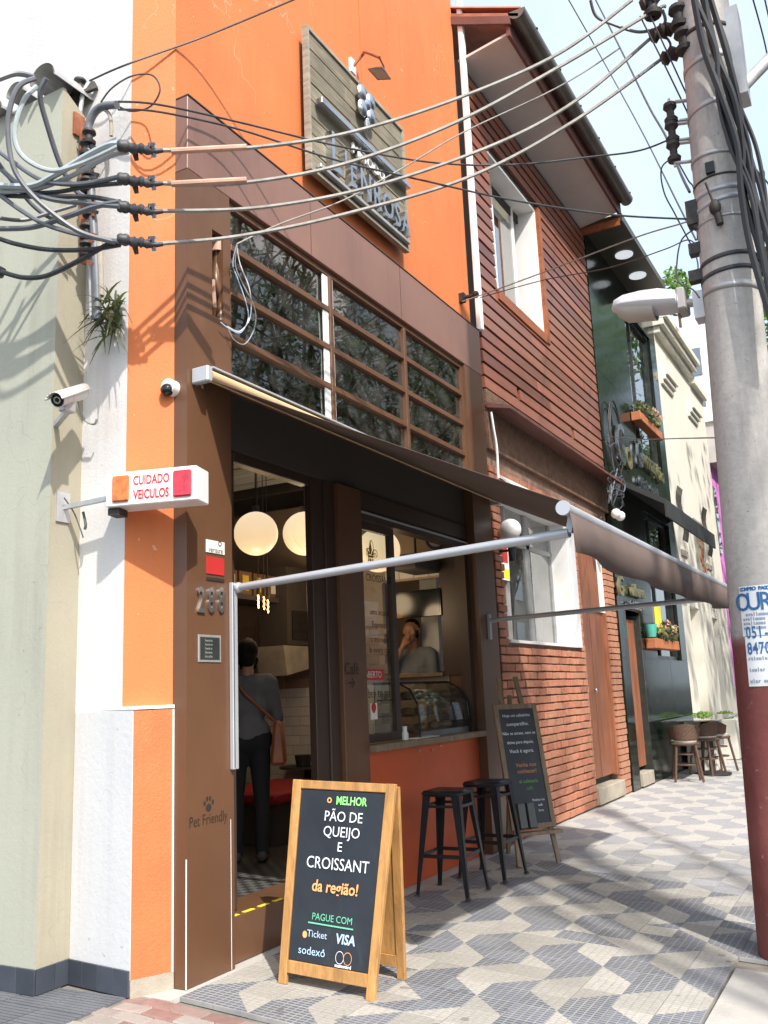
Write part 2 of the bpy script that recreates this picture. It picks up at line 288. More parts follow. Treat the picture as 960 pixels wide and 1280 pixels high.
# ---------------------------------------------------------------- mesh helpers
class B:
    def __init__(s): s.v = []; s.f = []; s.mi = []; s.cur = 0
    def add(s, vs, fs):
        o = len(s.v); s.v += [tuple(p) for p in vs]
        for f in fs: s.f.append([i+o for i in f]); s.mi.append(s.cur)
        return s
    def box(s, a, b):
        x0, y0, z0 = a; x1, y1, z1 = b
        return s.add([(x0,y0,z0),(x1,y0,z0),(x1,y1,z0),(x0,y1,z0),(x0,y0,z1),(x1,y0,z1),(x1,y1,z1),(x0,y1,z1)],
                     [(0,3,2,1),(4,5,6,7),(0,1,5,4),(1,2,6,5),(2,3,7,6),(3,0,4,7)])
    def obox(s, c, ax, ay, az):
        c, ax, ay, az = V(c), V(ax), V(ay), V(az)
        vs = [c+ax*i+ay*j+az*k for k in (-1, 1) for i, j in ((-1,-1),(1,-1),(1,1),(-1,1))]
        f = [(0,3,2,1),(4,5,6,7),(0,1,5,4),(1,2,6,5),(2,3,7,6),(3,0,4,7)]
        if ax.cross(ay).dot(az) < 0: f = [tuple(reversed(q)) for q in f]
        return s.add(vs, f)
    def bar(s, p, q, w, h, ref=(0, 0, 1)):
        p, q = V(p), V(q); d = q-p; n = d.normalized(); r = n.cross(V(ref))
        if r.length < 1e-4: r = n.cross(V((1, 0, 0)))
        r.normalize(); u = r.cross(n); return s.obox((p+q)/2, d/2, r*w/2, u*h/2)
    def ring(s, c, n, r, k):
        n = V(n).normalized(); a = n.orthogonal().normalized() if abs(n.z) > .95 else n.cross(V((0, 0, 1))).normalized(); b = n.cross(a)
        return [V(c)+a*(r*cos(2*pi*i/k))+b*(r*sin(2*pi*i/k)) for i in range(k)]
    def tube(s, pts, r, k=8, caps=True):
        pts = [V(p) for p in pts]; rs = r if isinstance(r, (list, tuple)) else [r]*len(pts); vs = []; fs = []; a = None
        for i, p in enumerate(pts):
            t = (pts[min(i+1, len(pts)-1)]-pts[max(i-1, 0)]).normalized()
            a = (t.orthogonal() if a is None else a-t*a.dot(t)); a.normalize(); b = t.cross(a)
            vs += [p+a*(rs[i]*cos(2*pi*j/k))+b*(rs[i]*sin(2*pi*j/k)) for j in range(k)]
        for i in range(len(pts)-1):
            for j in range(k): fs.append((i*k+j, i*k+(j+1) % k, (i+1)*k+(j+1) % k, (i+1)*k+j))
        if caps: fs += [tuple(reversed(range(k))), tuple(range((len(pts)-1)*k, len(pts)*k))]
        return s.add(vs, fs)
    def cyl(s, p, q, r0, r1=None, k=12): return s.tube([p, q], [r0, r0 if r1 is None else r1], k)
    def lathe(s, prof, c=(0, 0, 0), k=20):
        c = V(c); vs = []; fs = []
        for r, z in prof: vs += [c+V((r*cos(2*pi*j/k), r*sin(2*pi*j/k), z)) for j in range(k)]
        for i in range(len(prof)-1):
            for j in range(k): fs.append((i*k+j, i*k+(j+1) % k, (i+1)*k+(j+1) % k, (i+1)*k+j))
        return s.add(vs, fs)
    def sph(s, c, r, k=14, m=9, sc=(1, 1, 1)):
        c = V(c); vs = [c+V((0, 0, -r*sc[2]))]; fs = []
        for i in range(1, m):
            t = -pi/2+pi*i/m
            vs += [c+V((r*cos(t)*cos(2*pi*j/k)*sc[0], r*cos(t)*sin(2*pi*j/k)*sc[1], r*sin(t)*sc[2])) for j in range(k)]
        vs.append(c+V((0, 0, r*sc[2])))
        for j in range(k): fs.append((0, 1+(j+1) % k, 1+j))
        for i in range(m-2):
            for j in range(k): fs.append((1+i*k+j, 1+i*k+(j+1) % k, 1+(i+1)*k+(j+1) % k, 1+(i+1)*k+j))
        o = 1+(m-2)*k
        for j in range(k): fs.append((o+j, o+(j+1) % k, len(vs)-1))
        return s.add(vs, fs)
    def prism(s, poly, ext):
        n = len(poly); e = V(ext); vs = [V(p) for p in poly]+[V(p)+e for p in poly]
        return s.add(vs, [tuple(reversed(range(n))), tuple(range(n, 2*n))]+[(i, (i+1) % n, n+(i+1) % n, n+i) for i in range(n)])
    def quad(s, *p): return s.add(p, [tuple(range(len(p)))])
    def mesh(s, name, mats, bevel=0, smooth=False, fix=True):
        me = bpy.data.meshes.new(name); me.from_pydata(s.v, [], s.f)
        for mm in (mats if isinstance(mats, (list, tuple)) else [mats]): me.materials.append(M[mm])
        me.polygons.foreach_set('material_index', s.mi)
        if bevel or fix:
            bm = bmesh.new(); bm.from_mesh(me)
            if fix: bmesh.ops.recalc_face_normals(bm, faces=bm.faces)
            if bevel: bmesh.ops.bevel(bm, geom=list(bm.edges), offset=bevel, segments=1, affect='EDGES', profile=.5)
            bm.to_mesh(me); bm.free()
        if smooth:
            me.polygons.foreach_set('use_smooth', [True]*len(me.polygons))
            try: me.set_sharp_from_angle(angle=radians(42))
            except Exception: pass
        return me
    def obj(s, name, mats, parent=None, bevel=0, smooth=False, fix=True, local=False):
        return put(name, s.mesh(name, mats, bevel, smooth, fix), parent, local)
def put(name, me, parent=None, local=False):
    o = bpy.data.objects.new(name, me); COL.objects.link(o)
    if parent is not None:
        o.parent = parent
        if not local: o.location = -wloc(parent)
    return o
def wloc(o):
    p = V(o.location)
    while o.parent is not None: o = o.parent; p = p+o.location
    return p
def tag(o, label, cat=None, group=None, kind=None):
    if label: o['label'] = label
    if cat: o['category'] = cat
    if group: o['group'] = group
    if kind: o['kind'] = kind
    return o
def thing(name, label, cat, loc=(0, 0, 0), rz=0, group=None):
    o = bpy.data.objects.new(name, None); o.empty_display_size = .1; COL.objects.link(o); o.location = loc; o.rotation_euler = (0, 0, rz)
    return tag(o, label, cat, group)
def copy_tree(o, parent=None):
    c = o.copy(); COL.objects.link(c); c.parent = parent
    for ch in [x for x in KIDS(o)]: copy_tree(ch, c)
    return c
def KIDS(o): return [x for x in o.children]
TEXTS = []
def text(s, org, right, upv, size, mat, parent, ext=.0, shear=0., align='CENTER', name='lettering', space=1., off=0., wide=1.):
    TEXTS.append((s, V(org), V(right).normalized(), V(upv).normalized(), size, mat, parent, ext, shear, align, name, space, off, wide))
def flush_texts():
    tmp = []
    for t in TEXTS:
        c = bpy.data.curves.new('t', 'FONT'); c.body = t[0]; c.size = t[4]; c.extrude = t[7]; c.shear = t[8]; c.align_x = t[9]; c.space_character = t[11]; c.offset = t[12]
        c.resolution_u = 3; o = bpy.data.objects.new('t', c); COL.objects.link(o); tmp.append(o)
    dg = bpy.context.evaluated_depsgraph_get()
    for o, t in zip(tmp, TEXTS):
        me = bpy.data.meshes.new_from_object(o.evaluated_get(dg)); me.name = t[10]
        r, u = t[2], t[3]; n = r.cross(u); r = r*t[13]
        me.transform(Matrix(((r.x, u.x, n.x, t[1].x), (r.y, u.y, n.y, t[1].y), (r.z, u.z, n.z, t[1].z), (0, 0, 0, 1))))
        me.materials.clear(); me.materials.append(M[t[5]])
        put(t[10], me, t[6])
    for o in tmp:
        c = o.data; bpy.data.objects.remove(o); bpy.data.curves.remove(c)
def spline(pts, n=8):
    pts = [V(p) for p in pts]; out = []
    for i in range(len(pts)-1):
        p0, p1, p2, p3 = pts[max(i-1, 0)], pts[i], pts[i+1], pts[min(i+2, len(pts)-1)]
        for k in range(n):
            t = k/n; out.append(.5*((2*p1)+(p2-p0)*t+(2*p0-5*p1+4*p2-p3)*t*t+(3*p1-p0-3*p2+p3)*t**3))
    out.append(pts[-1]); return out
def cable(name, label, uv, d0, d1, r, mat, cat='cable', group=None, k=6, n=8):
    ln = [0]
    for a, b in zip(uv, uv[1:]): ln.append(ln[-1]+sqrt((a[0]-b[0])**2+(a[1]-b[1])**2))
    pts = [PD(u, v, d0+(d1-d0)*l/ln[-1]) for (u, v), l in zip(uv, ln)]
    for i, (u, v) in enumerate(uv):          # keep clear of the walls
        dd_ = (pts[i]-CAM).length
        while inside(pts[i]): dd_ -= .02; pts[i] = PD(u, v, dd_)
    return tag(B().tube(spline(pts, n), r, k).obj(name, mat, smooth=True), label, cat, group)
def inside(p):
    if p.y > -.26 and p.x < .035: return True
    return p.y > -.43 and p.x < -.68 and p.z < 5.5
def dist(p): return (V(p)-CAM).length
X_, Y_, Z_ = V((1, 0, 0)), V((0, 1, 0)), V((0, 0, 1))
# ================================================================ ground
def struct(o): o['kind'] = 'structure'; return o
struct(B().quad((-300, -300, -.36), (300, -300, -.36), (300, 500, -.36), (-300, 500, -.36)).obj('road', 'asphalt', fix=False))
YB = -.16; KX = 3.05
sw = B(); z0 = GZ(KX)
sw.prism([(-.5, YB, -.03), (0, YB, -.03), (KX, YB, z0-.03), (KX, YB, -.5), (-.5, YB, -.5)], (0, 60, 0))
side = struct(sw.obj('sidewalk', 'joint'))
def half(k):   # four tile kinds as plates; material 0 = dark, 1 = light
    a, b = TW/2-.0015, TL/2-.0015; c = .0025; b_ = B(); t0 = [(-a, -b), (a, -b), (a, b), (-a, b)]; t1 = [(x*(1-c/a), y*(1-c/b)) for x, y in t0]
    vs = [(x, y, -.025-SL*x) for x, y in t0]+[(x, y, -.002-SL*x) for x, y in t0]+[(x, y, -SL*x) for x, y in t1]
    fs = [(i, (i+1) % 4, 4+(i+1) % 4, 4+i) for i in range(4)]+[(4+i, 4+(i+1) % 4, 8+(i+1) % 4, 8+i) for i in range(4)]
    dark = {'D': 1, 'L': 0}.get(k)
    if dark is None:
        # k gives the dark corner of the half tile: bl, br, tl, tr
        tri = {'bl': ((8, 9, 11), (9, 10, 11)), 'tr': ((9, 10, 11), (8, 9, 11)), 'br': ((8, 9, 10), (8, 10, 11)), 'tl': ((8, 10, 11), (8, 9, 10))}[k]
        edge = {'bl': (0, 3), 'tr': (1, 2), 'br': (0, 1), 'tl': (2, 3)}[k]
        b_.add(vs, fs+[tri[0], tri[1]]); b_.mi = [0 if i % 4 in edge else 1 for i in range(8)]+[0, 1]
    else:
        b_.add(vs, fs+[(8, 9, 10, 11)]); b_.mi = [0 if dark else 1]*9
    return b_
KINDS = {k: half(k) for k in ('D', 'L', 'bl', 'br', 'tl', 'tr')}
KM = {k: b_.mesh('sidewalk_tile', ['tile_dark', 'tile_light'], fix=False) for k, b_ in KINDS.items()}
KO = {k: b_.mesh('sidewalk_tile', ['tile_dark_old', 'tile_light_old'], fix=False) for k, b_ in KINDS.items()}
def old(x, y): return y > 4.45-.28*x+random.uniform(-.12, .12)      # the older, worn stretch of paving
# column 0 by row mod 4 (row 0 = dark square); column 1 is the same figure turned round
PAT = {0: {3: 'tr', 0: 'D', 1: 'br', 2: 'L'}, 1: {2: 'tl', 3: 'D', 0: 'bl', 1: 'L'}}
cells = []
for i in range(-6, 7):
    for j in range(-9, 95):
        x = 1.359+(i+.5)*TW; y = 1.564+(j+.5)*TL
        if x < .06 or y < YB+.08: continue
        if x > 2.46 and y < 2.2: continue
        if x > KX-.16: continue
        if i == -6 and False: continue
        p = V((x, y, GZ(x))); q = p-CAM; de = q.dot(fw); sx = q.dot(rt2)/de*F+480; sy = -q.dot(up2)/de*F+640
        vis = 1 if (-20 < sx < 985 and -20 < sy < 1300) else 0
        k = PAT[i % 2][j % 4]
        if random.random() < .03: k = random.choice(list(KM))
        cells.append((-vis, de, x, y, k))
cells.sort(); rest = B()
for n, (vis, de, x, y, k) in enumerate(cells):
    if n < 300:
        o = put('sidewalk_tile', (KO if old(x, y) else KM)[k], side); o.location = (x, y, GZ(x)+random.uniform(-.0012, .0012))
        o.rotation_euler = (random.uniform(-.006, .006), random.uniform(-.006, .006), 0)
    else:
        b_ = KINDS[k]; oz = V((x, y, GZ(x))); base = len(rest.v)
        rest.v += [tuple(V(p)+oz) for p in b_.v]; rest.f += [[i+base for i in f] for f in b_.f]; rest.mi += [i+2 for i in b_.mi] if old(x, y) else b_.mi
tag(rest.obj('far_tiles', ['tile_dark', 'tile_light', 'tile_dark_old', 'tile_light_old'], side, fix=False), None, kind='stuff')
# edge strips and the concrete apron round the pole
B().prism([(-.4, YB, -.004), (.036, YB, -.004), (.036, YB, -.03), (-.4, YB, -.03)], (0, 30, 0)).obj('edge_strip', 'slab', side)
ap = B()
ap.prism([(2.475, -1.9, GZ(2.475)), (KX-.005, -1.9, GZ(KX)), (KX-.005, -1.9, -.5), (2.475, -1.9, -.5)], (0, 1.9+1.95, 0)).obj('concrete_apron', 'slab', side, bevel=.006)
ap = B(); x1 = 1.359+7*TW-.02
ap.prism([(2.925, 2.2, GZ(2.925)-.002), (KX-.005, 2.2, GZ(KX)-.002), (KX-.005, 2.2, -.5), (2.925, 2.2, -.5)], (0, 55, 0)).obj('concrete_edge', 'slab', side)
kb = B()
for j in range(60): kb.box((KX+.004, -3.0+j*.95, -.5), (KX+.16, -3.0+j*.95+.94, GZ(KX)-.004+random.uniform(-.004, .004)))
struct(kb.obj('kerb', 'kerb', bevel=.012))
# brick pavers in front of the neighbour's ramp, laid running
pav = struct(B().prism([(-.75, -2.2, -.035), (-.05, -2.2, -.035), (2.47, -2.2, GZ(2.47)-.035), (2.47, -2.2, -.5), (-.75, -2.2, -.5)], (0, 2.2+YB-.003, 0)).obj('paved_ramp', 'joint'))
pb = B().box((-.0975, -.0475, -.05), (.0975, .0475, 0)); pmesh = [pb.mesh('paver_brick', m_, bevel=.006) for m_ in ('paver', 'paver_red')]
for r in range(9):
    for c in range(16):
        x = -.18+c*.2+(.1 if r % 2 else 0); y = YB-.055-r*.1
        if x > 2.4: continue
        rr = random.random()
        o = put('paver_brick', pmesh[1 if r == 0 or rr < .35 else 0], pav); o.location = (x, y, GZ(x)-.004+random.uniform(-.003, .003)); o.rotation_euler = (0, math.atan(SL) if x > 0 else 0, random.uniform(-.012, .012))
# ribbed grey tiles before the sage building
gt = struct(B().box((-3.5, -2.2, -.5), (-.755, -.15, -.03)).obj('grey_forecourt', 'joint'))
gm = B()
gm.box((-.148, -.148, -.03), (.148, .148, -.006))
for i in range(9): gm.box((-.145, -.141+i*.032, -.0055), (.145, -.141+i*.032+.024, 0))
gmesh = gm.mesh('forecourt_tile', 'grey_tile')
for i in range(7):
    for j in range(5):
        x = -.36-i*.3; y = -.36-j*.3
        o = put('forecourt_tile', gmesh, gt); o.location = (x, y, random.uniform(-.002, .002)); o.rotation_euler = (0, 0, 0)
B().box((-.754, -2.2, -.45), (-.15, -.12, -.008)).obj('forecourt_bed', 'joint', gt)

# ================================================================ sage building (left edge)
TX, SY, TY = -.713, -.385, -.16      # plane of the tan face, plane of the sage face, where the white wall starts
sage = thing('sage_building', 'pale sage green plastered building with tan corner and dark base tiles at the left edge', 'building', (TX, SY, 0))
b = B(); b.prism([(TX, SY, 0), (TX, SY, 5.45), (-9, SY, 5.45), (-9, SY, 0)], (0, .03, 0)); b.obj('sage_wall', 'sage', sage)
b = B(); b.prism([(TX+.0, SY+.001, 0), (TX, TY+.02, 0), (TX, TY+.02, 5.31), (TX, SY+.001, 5.45)], (-.03, 0, 0))
b.v = [(x + (.0015), y, z) for x, y, z in b.v]; b.obj('corner_wall', 'tan', sage)
B().prism([(TX-.031, SY+.031, 5.2), (TX-.031, 3, 5.2), (-9, 3, 5.2), (-9, SY+.031, 5.2)], (0, 0, .05)).obj('roof', 'cement', sage)
bt = B().box((-.07, 0, 0), (.07, .012, .13)).mesh('base_tile', 'base_tile', bevel=.002)
for i in range(14):
    o = put('base_tile', bt, sage, True); o.location = V((TX-.064-i*.143, SY-.012, .001))-sage.location
for i in range(2):
    o = put('base_tile', bt, sage, True); o.location = V((TX+.013, SY+.063+i*.128, .001))-sage.location; o.rotation_euler = (0, 0, pi/2); o.scale = (.89, 1, 1)
# cowls on the parapet where the cables come out
for (u, v, sc) in ((62, 101, 1.), (28, 118, .72), (2, 140, .7)):
    p = PY(u, v, SY-.04)
    t = thing('vent_cowl', {62: 'largest grey half-round metal cable cowl at the corner of the sage parapet', 28: 'middle grey half-round cable cowl on the sage parapet', 2: 'grey half-round cable cowl at the photo edge on the sage parapet'}[u], 'cable cowl', p, group='cable cowls on the parapet')
    b = B(); R = .115*sc; n = 12
    for i in range(n):
        a0, a1 = pi*i/n, pi*(i+1)/n
        for r0, r1 in ((R, R), (R-.008, R-.008)):
            b.quad((p.x+r0*cos(a0), p.y-.06, p.z+r0*sin(a0)-.03), (p.x+r1*cos(a1), p.y-.06, p.z+r1*sin(a1)-.03), (p.x+r1*cos(a1), p.y+.30, p.z+r1*sin(a1)-.03), (p.x+r0*cos(a0), p.y+.30, p.z+r0*sin(a0)-.03))
    b.obj('shell', 'galv', t, smooth=True, fix=False)
    B().prism([(p.x+(R-.01)*cos(pi*i/n), p.y+.22, p.z+(R-.01)*sin(pi*i/n)-.03) for i in range(n+1)], (0, .01, 0)).obj('back_plate', 'iron', t)

# ================================================================ cafe building
OX = -.10; H_TOP = 13.
cafe = thing('cafe_building', 'orange plastered cafe building with brown shopfront frame and white side wall', 'building', (0, 0, 0))
# corner of the upper wall: white side, chamfered orange corner, orange front
cu, cl = V((-.30, -.195, 0)), V((-.195, -.213, 0))
def wallquad(p, q, z0_, z1_, th=.05):
    p, q = V(p), V(q); n = (q-p).cross(Z_).normalized(); b_ = B()
    return b_.prism([p+Z_*z0_, q+Z_*z0_, q+Z_*z1_, p+Z_*z1_], -n*th)
wallquad((-9, .70, 0), cu, 0, H_TOP).obj('white_side_wall', 'white_wall', cafe)
wallquad(cu+V((.0, .001, 0)), (OX, -.002, 0), 0, H_TOP).obj('corner_wall', 'orange', cafe)
wallquad((OX, 0, 0), (OX, 4.76, 0), 5.2, H_TOP).obj('upper_wall', 'orange', cafe)
# plinth block
b = B().prism([(TX+.002, -.155, 0), (cl.x, cl.y, 0), (cl.x, cl.y, 1.475), (TX+.002, -.155, 1.475)], (.004, .05, 0)); b.obj('plinth_white', 'white_plinth', cafe, bevel=.004)
b = B().prism([(cl.x+.001, cl.y+.001, 0.085), (OX+.012, -.003, 0.085), (OX+.012, -.003, 1.47), (cl.x+.001, cl.y+.001, 1.47)], (-.06, .03, 0)); b.obj('plinth_orange', 'orange_plinth', cafe)
b = B().prism([(cl.x+.004, cl.y-.003, -.03), (OX+.018, -.004, -.03), (OX+.018, -.004, .084), (cl.x+.004, cl.y-.003, .084)], (-.06, .03, 0)); b.obj('plinth_foot', 'cement', cafe)
b = B().prism([(TX+.03, -.155, 1.4755), (cl.x+.006, cl.y-.004, 1.4755), (OX+.016, -.004, 1.4755), (OX-.05, -.004, 1.4755), (cl.x-.2, cl.y+.11, 1.4755)], (0, 0, .018)); b.obj('plinth_cap', 'white_paint', cafe)
for i in range(4):
    o = put('base_tile', bt, cafe, True); t_ = (i+.5)/4; o.location = V((TX+.01, -.158, 0)).lerp(V((cl.x, cl.y-.003, 0)), t_)+V((0, -.012, .001)); o.rotation_euler = (0, 0, atan2(cl.y+.155, cl.x-TX)); o.scale = (.9, 1, 1)
# caulk line at pillar and orange
B().box((OX-.0, -.012, 0), (OX+.014, -.0025, 1.47)).obj('caulk_line', 'white_paint', cafe)
# --- brown portal
p = B(); p.box((-.35, 0, 0), (0, .24, 4.83)); p.box((-.35, .35, 0), (0, .42, 4.83)); p.box((-.35, .24, 0), (0, .35, 3.92)); p.box((-.35, .24, 4.52), (0, .35, 4.83)); p.box((-.35, .24, 3.92), (-.13, .35, 4.52))
p.obj('pillar', 'brown', cafe)
B().box((-.36, -.001, 4.833), (0, 4.752, 5.352)).obj('header', 'brown_pale', cafe, bevel=.004)
B().box((-.14, -.002, 5.353), (.006, 4.753, 5.362)).obj('header_flashing', 'brown_dark', cafe)
B().box((-.35, 4.29, 0), (-.003, 4.748, 4.83)).obj('column', 'brown', cafe)
for y in (1.42, 2.9):
    B().box((.0005, y, 4.84), (.0018, y+.004, 5.35)).obj('seam', 'brown_dark', cafe)
B().box((.0005, .385, 0), (.002, .389, .82)).obj('seam', 'white_paint', cafe)
B().box((-.0025, -.0025, 0), (.0025, .0025, .66)).obj('seam', 'white_paint', cafe)
# lintel between transom and openings
B().box((-.20, .422, 3.12), (-.10, 4.288, 3.50)).obj('lintel', 'inner_dark', cafe)  # near-black colour puts the awning's shade into the lintel
B().box((-.20, .422, 3.502), (.02, 4.288, 3.53)).obj('transom_sill', 'brown', cafe)  # sill carried forward to block sun leaking onto the lintel
# door surround
fr = B(); fr.box((-.20, .422, .27), (-.12, .60, 3.118)); fr.box((-.17, 1.50, .27), (-.11, 1.66, 3.118)); fr.box((-.20, .602, 3.05), (-.12, 1.498, 3.117)); fr.obj('door_frame', 'brown_dark', cafe, bevel=.004)
fr = B(); fr.box((-.22, 1.662, .0), (-.095, 1.80, 3.118)); fr.obj('door_post', 'brown_dark', cafe, bevel=.006)
B().box((-.26, 1.802, 0), (-.06, 2.15, 3.118)).obj('middle_column', 'brown', cafe, bevel=.004)
B().box((-.36, .422, 0), (-.045, 1.80, .262)).obj('door_step', 'brown', cafe, bevel=.006)
for i in range(9): B().box((-.075, .43+i*.15, .2625), (-.046, .43+i*.15+.095, .266)).obj('warning_tape', 'yellow', cafe)
B().box((-.045, .421, .0), (-.043, .426, .25)).obj('seam', 'white_paint', cafe)
# --- transom window
tw = B().box((-.10, .422, 3.532), (-.03, .47, 4.83)).box((-.10, 4.24, 3.532), (-.03, 4.288, 4.83)).box((-.10, .47, 4.785), (-.03, 4.24, 4.83)).obj('transom_window', 'brown', cafe)
ys = [.47, 1.73, 2.99, 4.24]; zs = [3.532, 3.86, 4.18, 4.50, 4.785]
for y in ys[1:3]: B().box((-.098, y-.024, 3.533), (-.022, y+.024, 4.784)).obj('mullion', 'brown', tw, bevel=.003)
for z in zs[1:4]:
    for k in range(3):
        B().box((-.096, ys[k]+(.023 if k else 0), z-.023), (-.026, ys[k+1]-(.023 if k < 2 else 0), z+.023)).obj('rail', 'brown', tw, bevel=.003)
for k in range(3):
    for j in range(4):
        y0, y1 = ys[k]+(.023 if k else 0), ys[k+1]-(.023 if k < 2 else 0); za, zb = zs[j]+(.023 if j else 0), zs[j+1]-(.023 if j < 3 else 0)
        t1, t2 = random.uniform(-.006, .006), random.uniform(-.006, .006)
        B().quad((-.06+t1, y0, za), (-.06-t1, y1, za), (-.06-t1+t2, y1, zb), (-.06+t1+t2, y0, zb)).obj('pane', 'glass_transom', tw, fix=False)
for y, w_ in ((1.628, .075), (1.757, .02)): B().box((-.046, y, 3.535), (-.036, y+w_, 4.78)).obj('inner_post', 'white_paint', tw)
for y in (3.026,): B().box((-.046, y-.011, 3.535), (-.036, y+.008, 4.78)).obj('inner_post', 'white_paint', tw)
# --- service window and counter
sv = B().box((-.20, 2.152, 2.90), (-.09, 4.288, 2.98)).box((-.20, 4.20, 1.13), (-.09, 4.288, 2.899)).box((-.20, 2.152, 1.13), (-.09, 2.19, 2.899)).obj('service_window', 'brown_dark', cafe)
B().box((-.20, 2.152, 2.982), (-.08, 4.288, 3.118)).obj('window_head', 'brown_dark', sv)
B().box((-.085, 2.16, 2.945), (-.075, 4.28, 2.96)).obj('sliding_track', 'alu', sv)
sp = thing_parent = B().box((-.165, 2.20, 1.135), (-.125, 2.80, 1.20)).box((-.165, 2.20, 2.83), (-.125, 2.80, 2.895)).box((-.165, 2.72, 1.20), (-.125, 2.80, 2.83)).obj('sliding_sash', 'brown_dark', sv)
B().quad((-.145, 2.19, 1.20), (-.145, 2.72, 1.20), (-.145, 2.72, 2.83), (-.145, 2.19, 2.83)).obj('pane', 'glass', sp, fix=False)
ct = B().box((-.42, 2.153, 1.075), (.0, 4.287, 1.125)).obj('counter_top', 'easel_wood', cafe, bevel=.004)
B().box((-.38, 2.152, 0), (-.09, 4.286, 1.074)).obj('counter_front', 'orange_counter', cafe)
for y, z in ((3.0, 1.02), (3.25, 1.01), (3.42, 1.035)): B().box((-.0895, y, z), (-.082, y+.05, z+.012)).obj('chip', 'cement', cafe)
# white downpipe strip between the two houses
B().box((-.04, 4.765, 5.37), (.03, 4.835, 9.6)).obj('downpipe', 'white_paint', cafe, bevel=.012)
# painted door number, stickers, notices on the pillar
for ch, u in (('2', 251), ('8', 263.5), ('8', 276)):
    q = PX(u, 765, .004); text(ch, q, Y_, Z_, .21, 'number_metal', cafe, ext=.009, name='digit', off=.004, wide=.62)
def plate(name, a, c, mat, par=cafe, x0=.0005, x1=.006): 
    A, Cc = PX(*a), PX(*c); return B().box((x0, min(A.y, Cc.y), min(A.z, Cc.z)), (x1, max(A.y, Cc.y), max(A.z, Cc.z))).obj(name, mat, par, bevel=.001)
plate('sticker', (257, 674), (280, 694), 'label_white'); plate('sticker', (257.5, 695), (279.5, 720), 'label_red'); plate('sticker', (257.5, 721), (279.5, 728), 'letters_dark')
q = PX(270, 691, .008); text('verisure', q, Y_, Z_, .05, 'letters_dark', cafe, wide=.8); q = PX(275, 683, .008); text('o', q, Y_, Z_, .07, 'letters_dark', cafe)
plate('plaque', (247, 793), (275.5, 828), 'galv'); plate('plaque', (249, 796), (273.5, 825), 'plaque', x0=.0062, x1=.008)
for i in range(5): q = PX(261, 802+i*5, .0095); text('horario', q, Y_, Z_, .022, 'chalk_faint', cafe)
q = PX(261, 1030, .002); text('Pet Friendly', q, Y_, Z_, .085, 'letters_dark', cafe, wide=.82)
pb_ = B(); c0 = PX(261, 1006, .002)
def disc(b_, c, ry, rz_, th=.0, n=12): b_.add([V(c)+V((.0, ry*cos(2*pi*i/n+th), rz_*sin(2*pi*i/n+th))) for i in range(n)], [tuple(range(n))])
disc(pb_, c0+V((0, 0, -.015)), .024, .022)
for dy, dz in ((-.036, .012), (-.013, .034), (.013, .034), (.036, .012)): disc(pb_, c0+V((0, dy, dz)), .0095, .014)
pb_.obj('paw_print', 'letters_dark', cafe, fix=False)
q = PX(440, 843, -.056); text('Café', q, Y_, Z_, .125, 'letters_dark', cafe, wide=.9)
q = PX(440, 860, -.056); text('→', q, Y_, Z_, .12, 'letters_dark', cafe)
# lettering on the sliding pane
def ptx(s, u, v, size, mat='letters_dark', **k): q = PX(u, v, -.1425); text(s, q, Y_, Z_, size, mat, cafe, **k)
ptx('CROISSANT', 473, 728, .085, wide=.9); ptx('uma xícara', 474, 769, .07); ptx('Espresso', 475, 785, .075); ptx('a moment', 475, 803, .07); ptx('in every day', 475, 816, .07); ptx('buy to go', 474, 872, .11, wide=.85)
ptx('⚜', 465, 700, .2, 'gold')
fl = B(); c0 = PX(463, 690, -.142)
for dy, dz, a_, l_ in ((0, .02, 0, .085), (-.035, -.01, .6, .05), (.035, -.01, -.6, .05), (0, -.08, pi, .06), (-.03, -.065, 2.4, .03), (.03, -.065, -2.4, .03)):
    d_ = V((0, -sin(a_), cos(a_))); s_ = V((0, cos(a_), sin(a_))); cc_ = c0+V((0, dy, dz)); fl.quad(cc_-d_*l_*.6, cc_+s_*l_*.32, cc_+d_*l_, cc_-s_*l_*.32)
fl.quad(c0+V((0, -.045, -.045)), c0+V((0, .045, -.045)), c0+V((0, .045, -.03)), c0+V((0, -.045, -.03))); fl.obj('fleur_emblem', 'gold', cafe, fix=False)
A, Cc = PX(456, 836, -.14), PX(480, 850, -.14); B().box((-.1435, A.y, Cc.z), (-.139, Cc.y, A.z)).obj('open_notice', 'label_red', cafe)
q = PX(467, 847, -.137); text('ABERTO', q, Y_, Z_, .072, 'label_white', cafe)
A, Cc = PX(463, 879, -.14), PX(472, 899, -.14); B().box((-.1435, A.y, Cc.z), (-.139, Cc.y, A.z)).obj('notice', 'label_white', cafe)
q = PX(467.5, 890, -.137); text('●', q, Y_, Z_, .1, 'label_red', cafe); pb2 = B(); disc(pb2, q+V((0.0005, 0, .02)), .025, .03); pb2.obj('notice_mark', 'label_red', cafe, fix=False)
